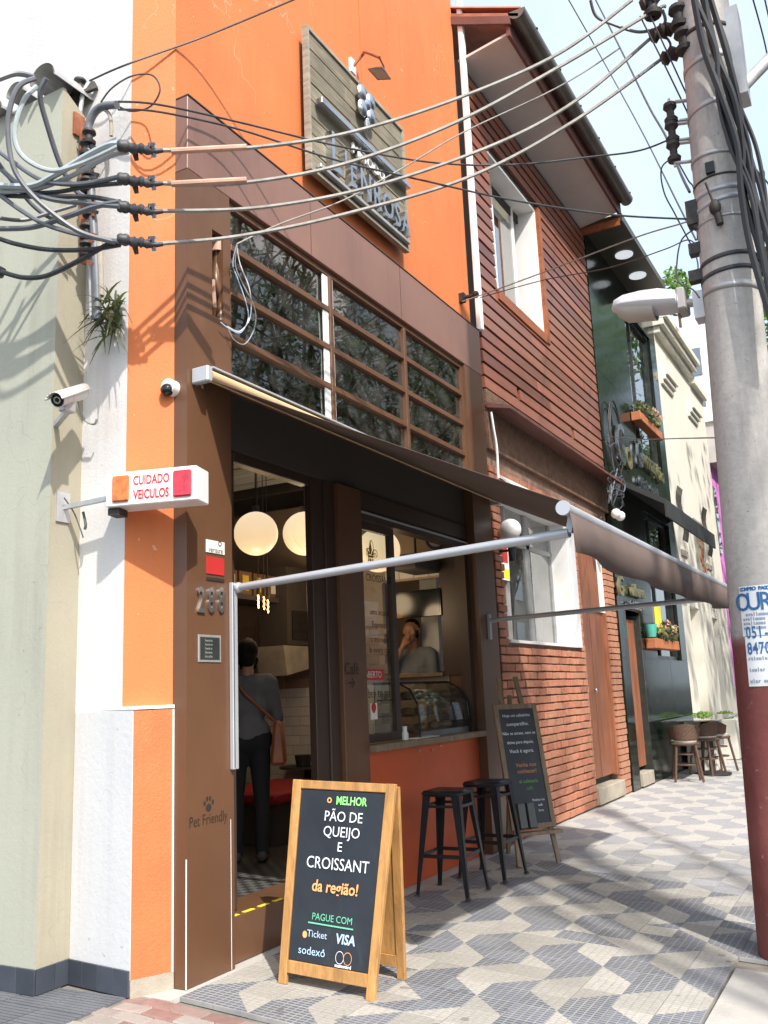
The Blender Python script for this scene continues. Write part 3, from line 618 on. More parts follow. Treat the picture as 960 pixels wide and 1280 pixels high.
# --- inside
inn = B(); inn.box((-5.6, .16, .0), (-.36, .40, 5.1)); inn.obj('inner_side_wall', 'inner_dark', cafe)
bw = B().box((-5.6, 5.052, 0), (-.36, 5.15, 5.1)).obj('inner_far_wall', 'inner_wall', cafe)
B().box((-5.75, .16, 0), (-5.6, 5.15, 5.1)).obj('inner_back_wall', 'inner_wall', cafe)
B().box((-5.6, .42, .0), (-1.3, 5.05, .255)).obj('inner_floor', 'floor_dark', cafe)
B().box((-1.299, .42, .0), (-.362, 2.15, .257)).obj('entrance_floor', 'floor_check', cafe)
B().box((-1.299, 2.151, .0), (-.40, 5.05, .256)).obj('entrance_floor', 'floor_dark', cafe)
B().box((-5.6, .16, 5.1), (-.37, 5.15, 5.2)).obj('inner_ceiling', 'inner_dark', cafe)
for j in range(17):
    B().box((-5.59, .44+j*.185, 3.70+(.012 if j % 3 == 0 else 0)), (-1.15, .44+j*.185+.175, 3.73+(.012 if j % 3 == 0 else 0))).obj('ceiling_plank', 'plank_white', cafe)
B().box((-5.59, .42, 3.75), (-1.15, 3.62, 3.85)).obj('mezzanine_floor', 'inner_dark', cafe)
B().box((-5.59, 3.62, 3.62), (-1.15, 3.68, 3.86)).obj('mezzanine_beam', 'inner_dark', cafe)
# glazed white tiles on the far inner wall, dull tan tiles above them
tm = B().box((-.098, 0, -.048), (.098, .012, .048)).mesh('wall_tile', 'wall_tile', bevel=.003)
tn = B().box((-.098, 0, -.048), (.098, .012, .048)).mesh('wall_tile', 'tan_tile', bevel=.003)
def inner_tiles(par, y):
    for r in range(20):
        for c in range(11):
            x = -1.15-c*.2-(.1 if r % 2 else 0); z = .36+r*.1
            o = put('wall_tile', tm if r < 13 else tn, par, True); o.location = (x, y, z)
# ================================================================ timber and brick house
Y0, Y1 = 4.84, 9.47
house = thing('timber_brick_house', 'two-storey house with red timber boards above and exposed brick below', 'house', (0, Y0, 0))
BX = -.04                            # face of the brickwork bed
UW = (5.42, 7.12, 6.10, 7.92)        # upper window opening
WY0, WY1, WZ0, WZ1 = 5.10, 7.40, 2.02, 3.62   # lower window
DY0, DY1, DZ1 = 7.78, 9.02, 2.52     # side door
b = B(); x = -.2
b.box((x, Y0, 0), (BX-.02, WY0, 4.05)); b.box((x, WY0, 0), (BX-.02, WY1, WZ0)); b.box((x, WY0, WZ1), (BX-.02, WY1, 4.05)); b.box((x, WY1, 0), (BX-.02, DY0, 4.05)); b.box((x, DY0, DZ1+.85), (BX-.02, DY1, 4.05)); b.box((x, DY1, 0), (BX-.02, Y1, 4.05))
bwall = b.obj('brick_wall', 'mortar', house)
CH, BL = .088, .262; bl = []
def brick_row(y0, y1, r, z):
    y = y0-(BL/2 if r % 2 else 0)
    while y < y1-.02:
        a, c = max(y+.008, y0+.004), min(y+BL-.008, y1-.004)
        if c-a > .04: bl.append((a, c, z))
        y += BL
for r in range(44):
    z = .02+r*CH
    segs = [(Y0, DY0), (DY1, Y1)] if z < DZ1+.8 else [(Y0, Y1)]
    for a, c in segs:
        if z+CH > WZ0 and z < WZ1 and a < WY0: brick_row(a, WY0-.01, r, z); brick_row(WY1+.22, c, r, z)
        else: brick_row(a, c, r, z)
def visb(t):
    a, c, z = t; p = V((0, (a+c)/2, z)); q = p-CAM; return q.length
bl.sort(key=visb); bmesh_c = {}; rb = B()
for n, (a, c, z) in enumerate(bl):
    ln = round(c-a, 2)
    if n < 300:
        if ln not in bmesh_c: bmesh_c[ln] = B().box((-.06, -ln/2, 0), (.020, ln/2, .073)).mesh('brick', 'brick', bevel=.005)
        o = put('brick', bmesh_c[ln], bwall, True); o.location = (BX+random.uniform(-.006, .008), (a+c)/2, z+random.uniform(-.003, .003)); o.rotation_euler = (random.uniform(-.022, .022), 0, random.uniform(-.03, .03))
    else:
        d = random.uniform(-.006, .008); rb.box((BX-.06+d, a, z), (BX+.02+d, c, z+.073))
if rb.v: tag(rb.obj('far_bricks', 'brick', bwall), None, kind='stuff')
# lower window: deep white reveal on the right, grey frames and panes
wn = B().box((-.36, WY1-.02, WZ0), (-.03, WY1+.012, WZ1)).box((-.36, WY0, WZ1-.03), (-.03, WY1, WZ1+.0)).box((-.36, WY0, WZ0-.03), (.0, WY1+.012, WZ0)).obj('front_window', 'white_paint', house)
B().box((-.45, WY1+.0, WZ0), (-.36, WY1+.10, WZ1)).obj('reveal', 'white_paint', wn)
B().box((-.029, WY1-.42, WZ0+.03), (-.020, WY1+.09, WZ1-.2)).obj('painted_margin', 'white_plinth', wn) if False else None
B().box((-.030, WY1+.012, WZ0-.03), (-.002, WY1+.22, WZ1)).obj('white_margin', 'white_plinth', wn, bevel=.003)
for y, w_ in ((WY0+.02, .05), (5.75, .06), (6.45, .10), (WY1-.05, .05)): B().box((-.30, y, WZ0), (-.25, y+w_, WZ1-.03)).obj('frame_post', 'galv', wn)
B().box((-.30, WY0, WZ1-.45), (-.25, WY1, WZ1-.40)).obj('frame_rail', 'galv', wn)
for ya, yb in ((WY0+.07, 5.75), (5.81, 6.45), (6.55, WY1-.05)): B().quad((-.275, ya, WZ0), (-.275, yb, WZ0), (-.275, yb, WZ1-.03), (-.275, ya, WZ1-.03)).obj('pane', 'glass_blue', wn, fix=False)
B().box((-.9, WY0-.3, WZ0-.3), (-.7, WY1+.5, WZ1+.3)).obj('curtain', 'white_paint', wn)
nb = B().box((-.242, 5.55, 2.72), (-.238, 5.80, 3.15)).obj('notice', 'label_white', wn)
B().box((-.2375, 5.56, 2.74), (-.236, 5.79, 2.85)).obj('notice_band', 'yellow', wn); B().box((-.2375, 5.58, 2.92), (-.236, 5.77, 3.1)).obj('notice_print', 'label_red', wn)
# window hood: pale sloping panel over the window
B().prism([(-.03, WY0+.02, WZ1+.20), (.16, WY0+.02, WZ1+.03), (.16, WY0+.02, WZ1+.01), (-.03, WY0+.02, WZ1+.17)], (0, 2.15, 0)).obj('window_hood', 'white_paint', house)
# stucco band, ledge
B().box((-.2, Y0, 4.05), (.0, Y1, 4.72)).obj('stucco_band', 'stucco', house)
B().prism([(.001, Y0-.02, 4.56), (.27, Y0-.02, 4.47), (.27, Y0-.02, 4.44), (.001, Y0-.02, 4.50)], (0, Y1-Y0+.02, 0)).obj('ledge', 'ledge', house)
# side door and its panel above
d = B().box((-.16, DY0+.05, .32), (-.09, DY0+.52, DZ1)).obj('door', 'door_wood', house, bevel=.004)
B().box((-.155, DY0+.535, .32), (-.085, DY1-.12, DZ1)).obj('door_leaf', 'door_wood', house, bevel=.004)
B().sph((-.06, DY0+.47, 1.45), .025).obj('door_knob', 'steel', d)
B().box((-.2, DY0, 0), (-.05, DY0+.05, DZ1+.84)).box((-.2, DY1-.12, .3), (-.05, DY1, DZ1)).box((-.2, DY0, DZ1), (-.06, DY1-.25, DZ1+.84)).obj('door_frame', 'door_wood', house)
B().box((-.2, DY1-.25, DZ1), (-.055, DY1-.002, DZ1+.84)).obj('white_panel', 'white_paint', house)
B().box((-.3, DY0, .02), (.02, DY1, .225)).obj('door_step', 'cement', house, bevel=.01)
B().box((-.35, DY0, .0), (-.17, DY1, 4.0)).obj('door_backing', 'inner_dark', house)
# timber boards
ub = B().box((-.3, Y0, 4.72), (-.05, UW[0], 8.8)).box((-.3, UW[1], 4.72), (-.05, Y1, 8.8)).box((-.3, UW[0], 4.72), (-.05, UW[1], UW[2])).box((-.3, UW[0], UW[3]), (-.05, UW[1], 8.8)).obj('upper_wall', 'inner_dark', house)
pitch = .150; nr = int((8.72-4.74)/pitch)
for r in range(nr):
    z = 4.74+r*pitch; segs = [(Y0+.002, Y1)]
    if z+pitch*.9 > UW[2] and z < UW[3]: segs = [(Y0+.002, UW[0]), (UW[1]+.13, Y1)]
    out = []
    for a, c in segs:
        cut = [a]; t_ = a
        while c-t_ > 2.6: t_ += random.uniform(1.5, 2.6); cut.append(t_)
        cut.append(c); out += list(zip(cut, cut[1:]))
    for a, c in out:
        if r == 1 and a < 5.2: out2 = [(a, 5.85), (5.95, c)]
        elif r == 1 and c > 9: out2 = [(a, 7.95), (8.05, c)] if a < 7.9 else [(a, c)]
        else: out2 = [(a, c)]
        for a2, c2 in out2:
            if c2-a2 < .03: continue
            e = random.uniform(-.003, .003)
            B().prism([(-.049, a2+.0015, z), (-.004+e, a2+.0015, z+.002), (-.012+e, a2+.0015, z+pitch-.024), (-.049, a2+.0015, z+pitch-.022)], (0, c2-a2-.003, 0)).obj('board', 'siding', ub)
uw = B().box((-.35, UW[1]-.02, UW[2]), (-.03, UW[1]+.01, UW[3])).box((-.35, UW[0], UW[3]-.02), (-.0301, UW[1]-.02, UW[3]+.01)).obj('upper_window', 'white_paint', house)
B().box((-.05, UW[1]+.012, UW[2]-.1), (.012, UW[1]+.125, UW[3]+.05)).obj('trim', 'siding_trim', uw)
B().box((-.05, UW[0], UW[2]-.12), (.012, UW[1], UW[2]-.0)).obj('trim', 'siding_trim', uw)
for y, w_ in ((UW[0], .05), (6.05, .09), (UW[1]-.3, .06)): B().box((-.30, y, UW[2]), (-.26, y+w_, UW[3]-.02)).obj('frame_post', 'white_paint' if y > 5.9 else 'galv', uw)
B().box((-.29, UW[0], UW[3]-.14), (-.27, UW[1], UW[3]-.02)).obj('frame_head', 'iron', uw)
for ya, yb in ((UW[0]+.05, 6.05), (6.14, UW[1]-.3)): B().quad((-.28, ya, UW[2]), (-.28, yb, UW[2]), (-.28, yb, UW[3]-.14), (-.28, ya, UW[3]-.14)).obj('pane', 'glass_blue', uw, fix=False)
B().box((-1.0, UW[0]-.5, UW[2]-.4), (-.8, UW[1]+.8, UW[3]+.4)).obj('room_wall', 'far_grey', uw)
# eave
B().prism([(-.06, Y0-.05, 8.72), (.56, Y0-.05, 8.82), (.56, Y0-.05, 8.85), (-.06, Y0-.05, 8.75)], (0, Y1-Y0+.05, 0)).obj('soffit', 'soffit', house)
B().box((.561, Y0-.08, 8.78), (.60, Y1+.1, 9.02)).obj('fascia', 'ledge', house)
g = B(); n = 10
for i in range(n):
    a0, a1 = pi+pi*i/n, pi+pi*(i+1)/n
    for r_ in (.10, .092): g.quad((.70+r_*cos(a0), Y0-.10, 9.05+r_*sin(a0)*1.1), (.70+r_*cos(a1), Y0-.10, 9.05+r_*sin(a1)*1.1), (.70+r_*cos(a1), Y1+.1, 9.05+r_*sin(a1)*1.1), (.70+r_*cos(a0), Y1+.1, 9.05+r_*sin(a0)*1.1))
gut = g.obj('gutter', 'gutter', house, smooth=True, fix=False)
for y in (Y0-.1, Y1+.1): B().prism([(.70+.1*cos(pi+pi*i/n), y, 9.05+.11*sin(pi+pi*i/n)) for i in range(n+1)], (0, .012, 0)).obj('end_cap', 'gutter', gut)
for i in range(6): B().box((.59, Y0+.3+i*.85, 9.045), (.81, Y0+.33+i*.85, 9.06)).obj('bracket', 'iron', gut)
B().box((-.1, Y1+.0, 8.60), (.58, Y1+.03, 8.72)).obj('eave_board', 'siding_trim', house)
rt_ = B()
for i in range(24):
    y = Y0-.1+i*.2; rt_.prism([(.74, y+.1+.1*cos(pi*k/6), 9.06+.055*sin(pi*k/6)) for k in range(7)], (-3.4, 0, 1.5))
rf = B().prism([(.72, Y0-.1, 9.0), (-3., Y0-.1, 10.6), (-3., Y0-.1, 10.55), (.72, Y0-.1, 8.96)], (0, Y1-Y0+.2, 0)).obj('roof', 'roof_tile', house)
rt_.obj('tile_rolls', 'roof_tile', rf, smooth=True)
B().prism([(.62, Y0-.11, 8.90), (.62, Y0-.11, 9.0), (-.1, Y0-.11, 9.3), (-.1, Y0-.11, 9.2)], (0, .03, 0)).obj('barge_board', 'ledge', house)
B().box((-4, Y0+.4, 0), (-.95, Y1-.01, 8.7)).obj('house_body', 'inner_dark', house)
# globe wall lamp
q = PX(638, 662, .12); t = thing('globe_wall_lamp', 'white glass globe wall lamp on black bracket beside the brick house window', 'wall lamp', q)
B().sph(q, .115, 20, 14).obj('globe', 'plastic_white', t, smooth=True); B().cyl(q-Z_*.11, q-Z_*.16, .035).cyl(q-Z_*.16, q-Z_*.34, .045, .03).obj('holder', 'black_metal', t, smooth=True)
B().cyl(q-Z_*.22, V((BX+.02, q.y, q.z-.22)), .014).obj('bracket', 'black_metal', t)

# ================================================================ black granite building
K0, K1 = 9.50, 14.25
blk = thing('black_granite_building', 'glossy black granite bar front with wooden door and raised lettering', 'building', (0, K0, 0))
rows = [0, .95, 1.9, 2.62, 3.5, 4.45, 5.4, 6.35, 7.3, 8.25, 9.0]
openings = [(9.92, 10.72, 0, 2.58), (11.75, 13.75, 1.95, 4.05), (11.6, 13.5, 5.55, 7.9), (11.2, 13.9, 2.7, 4.1)]
cols = [K0, 9.92, 10.72, 11.75, 12.7, 13.75, K1]
for i in range(len(cols)-1):
    for j in range(len(rows)-1):
        a, c, z, zz = cols[i], cols[i+1], rows[j], rows[j+1]
        if i == 1 and zz <= 2.63: continue
        if i in (3, 4) and 1.85 < z < 4.0: continue
        if i in (3, 4) and 5.35 < z < 7.9: continue
        B().box((-.05, a+.002, z+.002), (random.uniform(0, .002), c-.002, zz-.002)).obj('granite_panel', 'granite', blk)
B().box((-.35, K0+.001, 0), (-.20, K1-.001, 9.0)).obj('backing_wall', 'inner_dark', blk)
dr = B().box((-.13, 9.98, .28), (-.08, 10.36, 2.5)).box((-.13, 10.37, .28), (-.08, 10.70, 2.5)).obj('door', 'door_wood', blk, bevel=.003)
B().box((-.18, 9.925, .0), (-.02, 9.975, 2.57)).box((-.18, 10.675, .0), (.015, 10.715, 2.57)).obj('door_frame', 'granite_matt', blk)
B().box((-.2, 9.98, .02), (.03, 10.67, .21)).obj('door_step', 'cement', blk, bevel=.008)
for (a, c, z, zz) in ((11.75, 13.75, 1.9, 4.44), (11.75, 13.75, 5.4, 8.24)):
    f_ = B().box((-.14, a, z), (-.06, a+.07, zz)).box((-.14, c-.07, z), (-.06, c, zz)).box((-.14, a, zz-.07), (-.06, c, zz)).box((-.14, a, z), (-.06, c, z+.07)).box((-.12, a+.62, z), (-.07, a+.68, zz)).obj('window', 'granite_matt', blk)
    B().quad((-.1, a, z), (-.1, a+.63, z), (-.1, a+.63, zz), (-.1, a, zz)).obj('pane', 'glass_blue', f_, fix=False)
    B().quad((-.105, a+.66, z), (-.105, c, z), (-.105, c, zz), (-.105, a+.66, zz)).obj('pane', 'glass_dark', f_, fix=False)
    B().box((-.18, a+.05, z+.06), (-.17, a+.58, zz-.06)).obj('blind', 'far_grey', f_)
# black awning box over the ground-floor windows
B().prism([(.001, 10.0, 4.72), (.75, 10.0, 4.25), (.75, 10.0, 3.98), (.72, 10.0, 3.98), (.72, 10.0, 4.18), (.001, 10.0, 4.62)], (0, 4.2, 0)).obj('black_awning', 'black_fabric', blk)
# soffit over the top with two round downlights
q0 = PX(784, 285, .62)
B().box((-.1, K0, q0.z), (.62, 12.6, q0.z+.12)).obj('soffit', 'olive', blk)
for (u, v) in ((780, 318), (797, 344)):
    q = PZ(u, v, q0.z-.002); B().cyl(q-Z_*.018, q+Z_*.01, .15, k=20).obj('downlight', 'downlight', blk)
# lettering, in raised metal
def blt(s, u, v, size, mat='sign_gold', **k): q = PX(u, v, .05); text(s, q, Y_, Z_, size, mat, blk, ext=.02, off=.005, **k)
blt('G', 777, 578, .95, 'steel', shear=.1, wide=.8); blt('o', 787, 586, .8); blt('O', 801, 584, .72, 'steel', shear=.1, wide=.75); blt('mar', 814, 590, .5); blt('bio', 826, 602, .42, 'sign_gold')
blt('H & BAR', 812, 616, .26, 'steel', wide=1.5)
for rr_ in (.42, .34): 
    c0 = PX(770, 545, .06); B().tube([c0+V((0, rr_*cos(a_*pi/10)*.9, rr_*1.4*sin(a_*pi/10))) for a_ in range(21)], .012, 5).obj('emblem_ring', 'iron', blk)
blt('G', 776, 744, .42, 'sign_gold', shear=.2); blt('uilherm', 797, 746, .27, 'sign_gold', shear=.1); blt('& ASSTEN', 795, 762, .17, 'steel', wide=1.2)

# ================================================================ cream building
E0, E1 = 14.27, 19.6
crm = thing('cream_building', 'narrow cream plastered building with stepped cornices beyond the black bar', 'building', (0, E0, 0))
TZ = 8.55
b = B(); b.box((-.5, E0, 0), (-.001, 15.0, TZ)); b.box((-.5, 15.0, 3.0), (-.001, 16.0, TZ)); b.box((-.5, 16.0, 0), (-.001, 17.5, TZ)); b.box((-.5, 17.5, 2.9), (-.001, 18.2, TZ)); b.box((-.5, 18.2, 0), (-.001, E1, TZ))
b.obj('wall', 'cream', crm)
B().box((-.5, 15.0, 0), (-.3, 16.0, 3.0)).obj('garage_door', 'cream', crm); B().box((-.5, 17.5, 0), (-.2, 18.2, 2.9)).obj('door', 'white_paint', crm); B().box((-.2, 17.5, 0), (-.02, 17.56, 2.9)).obj('door_gap', 'iron', crm)
B().sph((-.15, 18.05, 1.4), .04).obj('door_knob', 'steel', crm)
for k, (x1, z0_) in enumerate(((.12, 0), (.22, .14), (.30, .28))): B().box((-.4, E0-.05 if k else E0, TZ+z0_), (x1, 17.7+.05*k, TZ+z0_+.135)).obj('cornice', 'cream', crm, bevel=.008)
B().box((-.4, 17.9, TZ-.05), (.12, E1, TZ+.1)).obj('cornice', 'cream', crm)
for ya in (14.55, 17.3):
    w_ = B().box((-.10, ya, 5.35), (-.0005, ya+.85, 7.5)).obj('window', 'cream', crm)
    B().box((-.0, ya+.08, 5.45), (.012, ya+.77, 7.4)).obj('recess', 'far_yellow', w_) if False else None
    for k in range(3): B().box((.0005, ya-.1+.04*k, 7.52+.1*k), (.05+.05*k, ya+.95+.03*k, 7.52+.1*k+.09)).obj('hood', 'cream', w_, bevel=.006)
    B().box((.0008, ya+.15, 4.0), (.03, ya+.75, 4.12)).obj('sill', 'cement', w_)
    gr = B()
    for k in range(5): gr.tube([(.06+.05*sin(j*.8), ya+.2+k*.11, 4.3+j*.14) for j in range(9)], .012, 5)
    gr.obj('grille', 'iron', w_)
pl = B().box((.001, 16.35, 3.55), (.03, 17.35, 5.0)).obj('emblem_plate', 'frame_wood', crm)
em_ = B()
for k in range(9): em_.sph((.04, 16.85+.16*sin(k*1.7), 3.85+k*.1), .08, 8, 5, (.3, 1, 1))
em_.obj('emblem', 'rust', pl)
text('72', (.004, 17.85, 3.05), Y_, Z_, .3, 'iron', crm, name='house_number')
# ================================================================ magenta house and what stands beyond
mg = thing('magenta_house', 'bright magenta pink house beyond the cream building', 'house', (0, 19.6, 0))
B().box((-6, 19.62, 0), (-.02, 28, 6.9)).obj('wall', 'magenta', mg); B().box((-.019, 20.2, .1), (.01, 21.2, 3.4)).obj('door', 'inner_dark', mg); B().box((-.019, 19.66, 4.6), (.02, 19.95, 6.3)).obj('window', 'glass_blue', mg)
B().box((-6, 19.63, 6.9), (.25, 28, 7.15)).obj('cornice', 'far_grey', mg)
fb = thing('white_tower_block', 'distant white apartment block behind the cream and magenta houses', 'building', (-6, 45, 0))
B().box((-16, 45, 0), (-2.6, 62, 21)).obj('wall', 'far_white', fb)
for i in range(6):
    for j in range(6): B().box((-15+i*2.05, 44.95, 3+j*2.9), (-13.9+i*2.05, 45.001, 4.5+j*2.9)).obj('window', 'glass_dark', fb)
fg = thing('grey_house', 'plain grey house end rising behind the magenta house', 'house', (-2, 30, 0))
B().box((-7, 29, 0), (-.3, 36, 10.5)).obj('wall', 'far_grey', fg); B().prism([(-7.2, 28.9, 10.5), (-.1, 28.9, 10.5), (-3.6, 28.9, 12)], (0, 7.2, 0)).obj('roof', 'far_white', fg)
fy = thing('stepped_cream_tower', 'pale stepped tower showing just above the black bar roof', 'building', (-9, 30, 0))
for k in range(5): B().box((-16, 24+k*1.1, 0), (-3.3-.0*k, 25.05+k*1.1, 19.5-k*1.5)).obj('step', 'far_yellow' if k < 4 else 'far_white', fy)
# ================================================================ awning over the shopfront
aw = thing('shop_awning', 'brown drop-arm fabric awning stretched out over the cafe front', 'awning', (0, .04, 3.45))
RX, RZ, BXo, BZ = .085, 3.445, 2.25, 2.335; A0, A1 = .10, 4.72
B().cyl((RX, A0, RZ+.012), (RX, A1, RZ+.012), .036, k=16).obj('roller', 'fabric_roll', aw, smooth=True)
B().box((.001, A0, RZ+.055), (RX+.035, A1, RZ+.066)).obj('sun_block_plate', 'alu', aw)  # added plate, blocks sun that would leak between roller and wall
for y in (.035, A1+.005): B().box((.001, y, RZ-.045), (.13, y+.05, RZ+.055)).obj('end_bracket', 'alu', aw, bevel=.008)
b = B(); nu, nv = 14, 10; vs = []; fs = []
for i in range(nu+1):
    for j in range(nv+1):
        t_, s_ = i/nu, j/nv; x = RX+(BXo-RX)*t_; y = A0+(A1-A0)*s_
        z = RZ-.012+(BZ+.035-RZ+.012)*t_-.006*sin(pi*t_)
        vs.append((x, y, z))
for i in range(nu):
    for j in range(nv): fs.append((i*(nv+1)+j, (i+1)*(nv+1)+j, (i+1)*(nv+1)+j+1, i*(nv+1)+j+1))
b.add(vs, fs); o = b.obj('canopy', 'fabric', aw, smooth=True, fix=False); md = o.modifiers.new('s', 'SOLIDIFY'); md.thickness = .004
fbx = B().cyl((BXo, A0-.02, BZ), (BXo, A1+.03, BZ), .030, k=16).obj('front_bar', 'alu', aw, smooth=True)
B().cyl((BXo, A0-.035, BZ), (BXo, A0-.021, BZ), .036, k=16).obj('end_cap', 'alu', fbx, smooth=True)
b = B(); vs = []; fs = []; n = 60
for j in range(n+1):
    y = A0+(A1-A0)*j/n; zb = BZ-.215-.03*sin(j/n*pi)+.008*sin(j*.35)
    vs += [(BXo+.02, y, BZ-.02), (BXo+.03+.012*sin(j*.45), y, (BZ+zb)/2), (BXo+.02+.03*sin(j*.45+.6), y, zb)]
for j in range(n):
    for k in range(2): fs.append((j*3+k, j*3+3+k, j*3+4+k, j*3+1+k))
b.add(vs, fs); o = b.obj('valance', 'valance', aw, smooth=True, fix=False); md = o.modifiers.new('s', 'SOLIDIFY'); md.thickness = .003
B().cyl((.03, .43, 2.185), (BXo-.02, A0+.10, 2.235), .024).obj('arm', 'alu', aw, smooth=True); B().bar((BXo-.02, A0+.10, 2.235), (BXo, A0+.10, BZ-.02), .03, .03).obj('arm_hinge', 'alu', aw)
q = PX(612, 775, .03); B().cyl((.03, 4.5, q.z), (BXo-.02, A1-.12, 2.235), .024).obj('arm', 'alu', aw, smooth=True); B().bar((BXo-.02, A1-.12, 2.235), (BXo, A1-.12, BZ-.02), .03, .03).obj('arm_hinge', 'alu', aw)
zr = PX(295, 961).z; B().box((.001, .385, zr), (.028, .436, 2.215)).obj('arm_rail', 'alu', aw, bevel=.003); B().box((.028, .395, zr+.01), (.03, .4, 2.2)).obj('rail_groove', 'iron', aw); B().box((-.002, 4.47, 2.0), (.026, 4.52, 2.25)).obj('arm_rail', 'alu', aw, bevel=.003)
B().sph((.04, .43, 2.185), .034, 10, 7).obj('arm_joint', 'alu', aw, smooth=True)

# ================================================================ wooden shop sign and its lamp
a, c = PX(384, 36, .0), PX(509, 312, .0)
sy0, sy1, sz0, sz1 = 1.43, 3.11, 5.575, 6.865
sg = thing('shop_sign', 'weathered wooden plank sign with metal letters on the orange wall', 'sign', (0, sy0, sz0))
B().box((-.045, sy0+.02, sz0+.02), (-.03, sy1-.02, sz1-.02)).obj('back_board', 'iron', sg)
npk = 8; ph = (sz1-sz0-.06)/npk
for i in range(npk):
    z = sz0+.03+i*ph; cut = sy0+.03+random.uniform(.3, 1.3)
    for ya, yb in ((sy0+.03, cut), (cut, sy1-.03)): B().box((-.029, ya+.002, z+.004), (random.uniform(-.008, .0), yb-.002, z+ph-.004)).obj('plank', 'old_wood', sg, bevel=.003)
B().box((-.04, sy0, sz0), (.012, sy0+.028, sz1)).box((-.04, sy1-.028, sz0), (.012, sy1, sz1)).box((-.04, sy0+.0285, sz1-.028), (.0115, sy1-.0285, sz1)).box((-.04, sy0+.0285, sz0), (.0115, sy1-.0285, sz0+.028)).obj('frame', 'frame_wood', sg)
q0, q1 = PX(402, 126, .07), PX(503, 226, .07)
B().box((.012, q0.y, 6.19), (.075, sy1-.04, 6.24)).obj('upper_bar', 'steel', sg, bevel=.004)
q2 = PX(406, 210, .05); B().box((.003, sy0+.1, 5.63), (.045, sy1-.04, 5.665)).obj('lower_bar', 'galv', sg, bevel=.004)
zt = q0.z-.07
text('MÉTODO', (.02, 2.36, 6.06), Y_, Z_, .135, 'plastic_white', sg, ext=.01, off=.002)
zl = q2.z+.06
lx = sy0+.26
for ch, yy, sz in (("L", 1.75, .48), ("'", 1.90, .36), ("E", 2.02, .30), ("N", 2.23, .36), ("R", 2.43, .34), ("O", 2.63, .33), ("S", 2.81, .32), ("A", 2.97, .30)): text(ch, (.03, yy, 5.70), Y_, Z_, sz, 'steel', sg, ext=.03, off=.006, wide=.75)
e0 = PX(458, 131, .05); eb = B()
for a_ in range(4):
    d_ = V((0, cos(pi/4+a_*pi/2), sin(pi/4+a_*pi/2))); eb.sph(e0+d_*.105, .085, 12, 8, (.4, .85, 1.))
eb.sph(e0, .06, 10, 7, (.6, 1, 1)); eb.sph(e0-Z_*.2, .055, 10, 7, (.5, .8, 1.2)); eb.obj('emblem', 'steel', sg, smooth=True)
q = PX(441, 83, OX+.02)
sp_ = thing('sign_lamp', 'small rusty square-shaded lamp on a bent arm over the plank sign', 'lamp', q)
B().box((OX+.001, q.y-.04, q.z-.07), (OX+.03, q.y+.04, q.z+.07)).obj('wall_plate', 'plastic_white', sp_)
e = PX(475, 90, .32); B().tube(spline([q, q+V((.08, .05, .12)), q.lerp(e, .5)+Z_*.17, e+Z_*.14]), .013, 7).obj('arm', 'rust', sp_, smooth=True)
hd = B(); n_ = V((-.35, 0, -1)).normalized(); s1 = Y_; s2 = n_.cross(s1)
tp = [e+s1*i*.03+s2*j*.03-n_*.03 for i, j in ((-1,-1),(1,-1),(1,1),(-1,1))]; bt_ = [e+s1*i*.085+s2*j*.07+n_*.02 for i, j in ((-1,-1),(1,-1),(1,1),(-1,1))]
hd.add(tp+bt_, [(0, 1, 2, 3)]+[(i, (i+1) % 4, 4+(i+1) % 4, 4+i) for i in range(4)]); hd.obj('shade', 'iron', sp_)
B().quad(*[p+n_*-.004 for p in bt_]).obj('lens', 'copper_wrap', sp_, fix=False); B().tube([e+Z_*.14, e+Z_*.1+Y_*.08, e+Y_*.1], .008, 5).obj('yoke', 'rust', sp_)
B().box((OX+.001, 2.505, 6.87), (OX+.006, 2.512, 9.5)).obj('lamp_wire', 'orange', sp_)

# ================================================================ sandwich board
f1, f2, f3 = G(347, 1229), G(467, 1253), G(506, 1226)
ab = thing('sandwich_board', 'wooden A-frame chalkboard listing croissant and pao de queijo by the door', 'sandwich board', (f1.x, f1.y, GZ(f1.x)))
tl, tr = PY(371, 973, f1.y+.17), PY(490, 979, f1.y+.17); W = f2.x-f1.x
gl = lambda p: V((p.x, p.y, GZ(p.x)))
bl_, br_ = gl(f1), gl(f2); tl = V((f1.x+.10, tl.y, 1.05)); tr = V((f2.x+.12, tr.y, 1.03))
tl, tr = PY(366, 974, f1.y+.17), PY(494, 980, f1.y+.17)
fx = (br_-bl_).normalized(); fu = ((tl+tr)/2-(bl_+br_)/2).normalized(); fn = fx.cross(fu).normalized()
def ap_(u, v, off=0): return bl_.lerp(br_, u).lerp(tl.lerp(tr, u), v)+fn*off
def slat(name, u0, v0, u1, v1, th, mat, off=0, par=ab):
    pts = [ap_(u0, v0, off), ap_(u1, v0, off), ap_(u1, v1, off), ap_(u0, v1, off)]; return B().prism(pts, -fn*th).obj(name, mat, par, bevel=.003)
slat('stile', 0, 0, .085, 1, .03, 'pine'); slat('stile', .915, 0, 1, 1, .03, 'pine'); slat('rail', .086, .955, .914, .999, .028, 'pine', -.001); slat('rail', .086, .055, .914, .115, .028, 'pine', -.001)
slat('chalk_panel', .088, .117, .912, .953, .012, 'chalk', -.008)
def at(s, u, v, size, mat, **k): text(s, ap_(u, v, -.004), ap_(1, v)-ap_(0, v), ap_(u, 1)-ap_(u, 0), size, mat, ab, **k)
at('o', .385, .89, .062, 'chalk_orange', off=.001); at('MELHOR', .60, .885, .062, 'chalk_green', off=.0016, wide=.82)
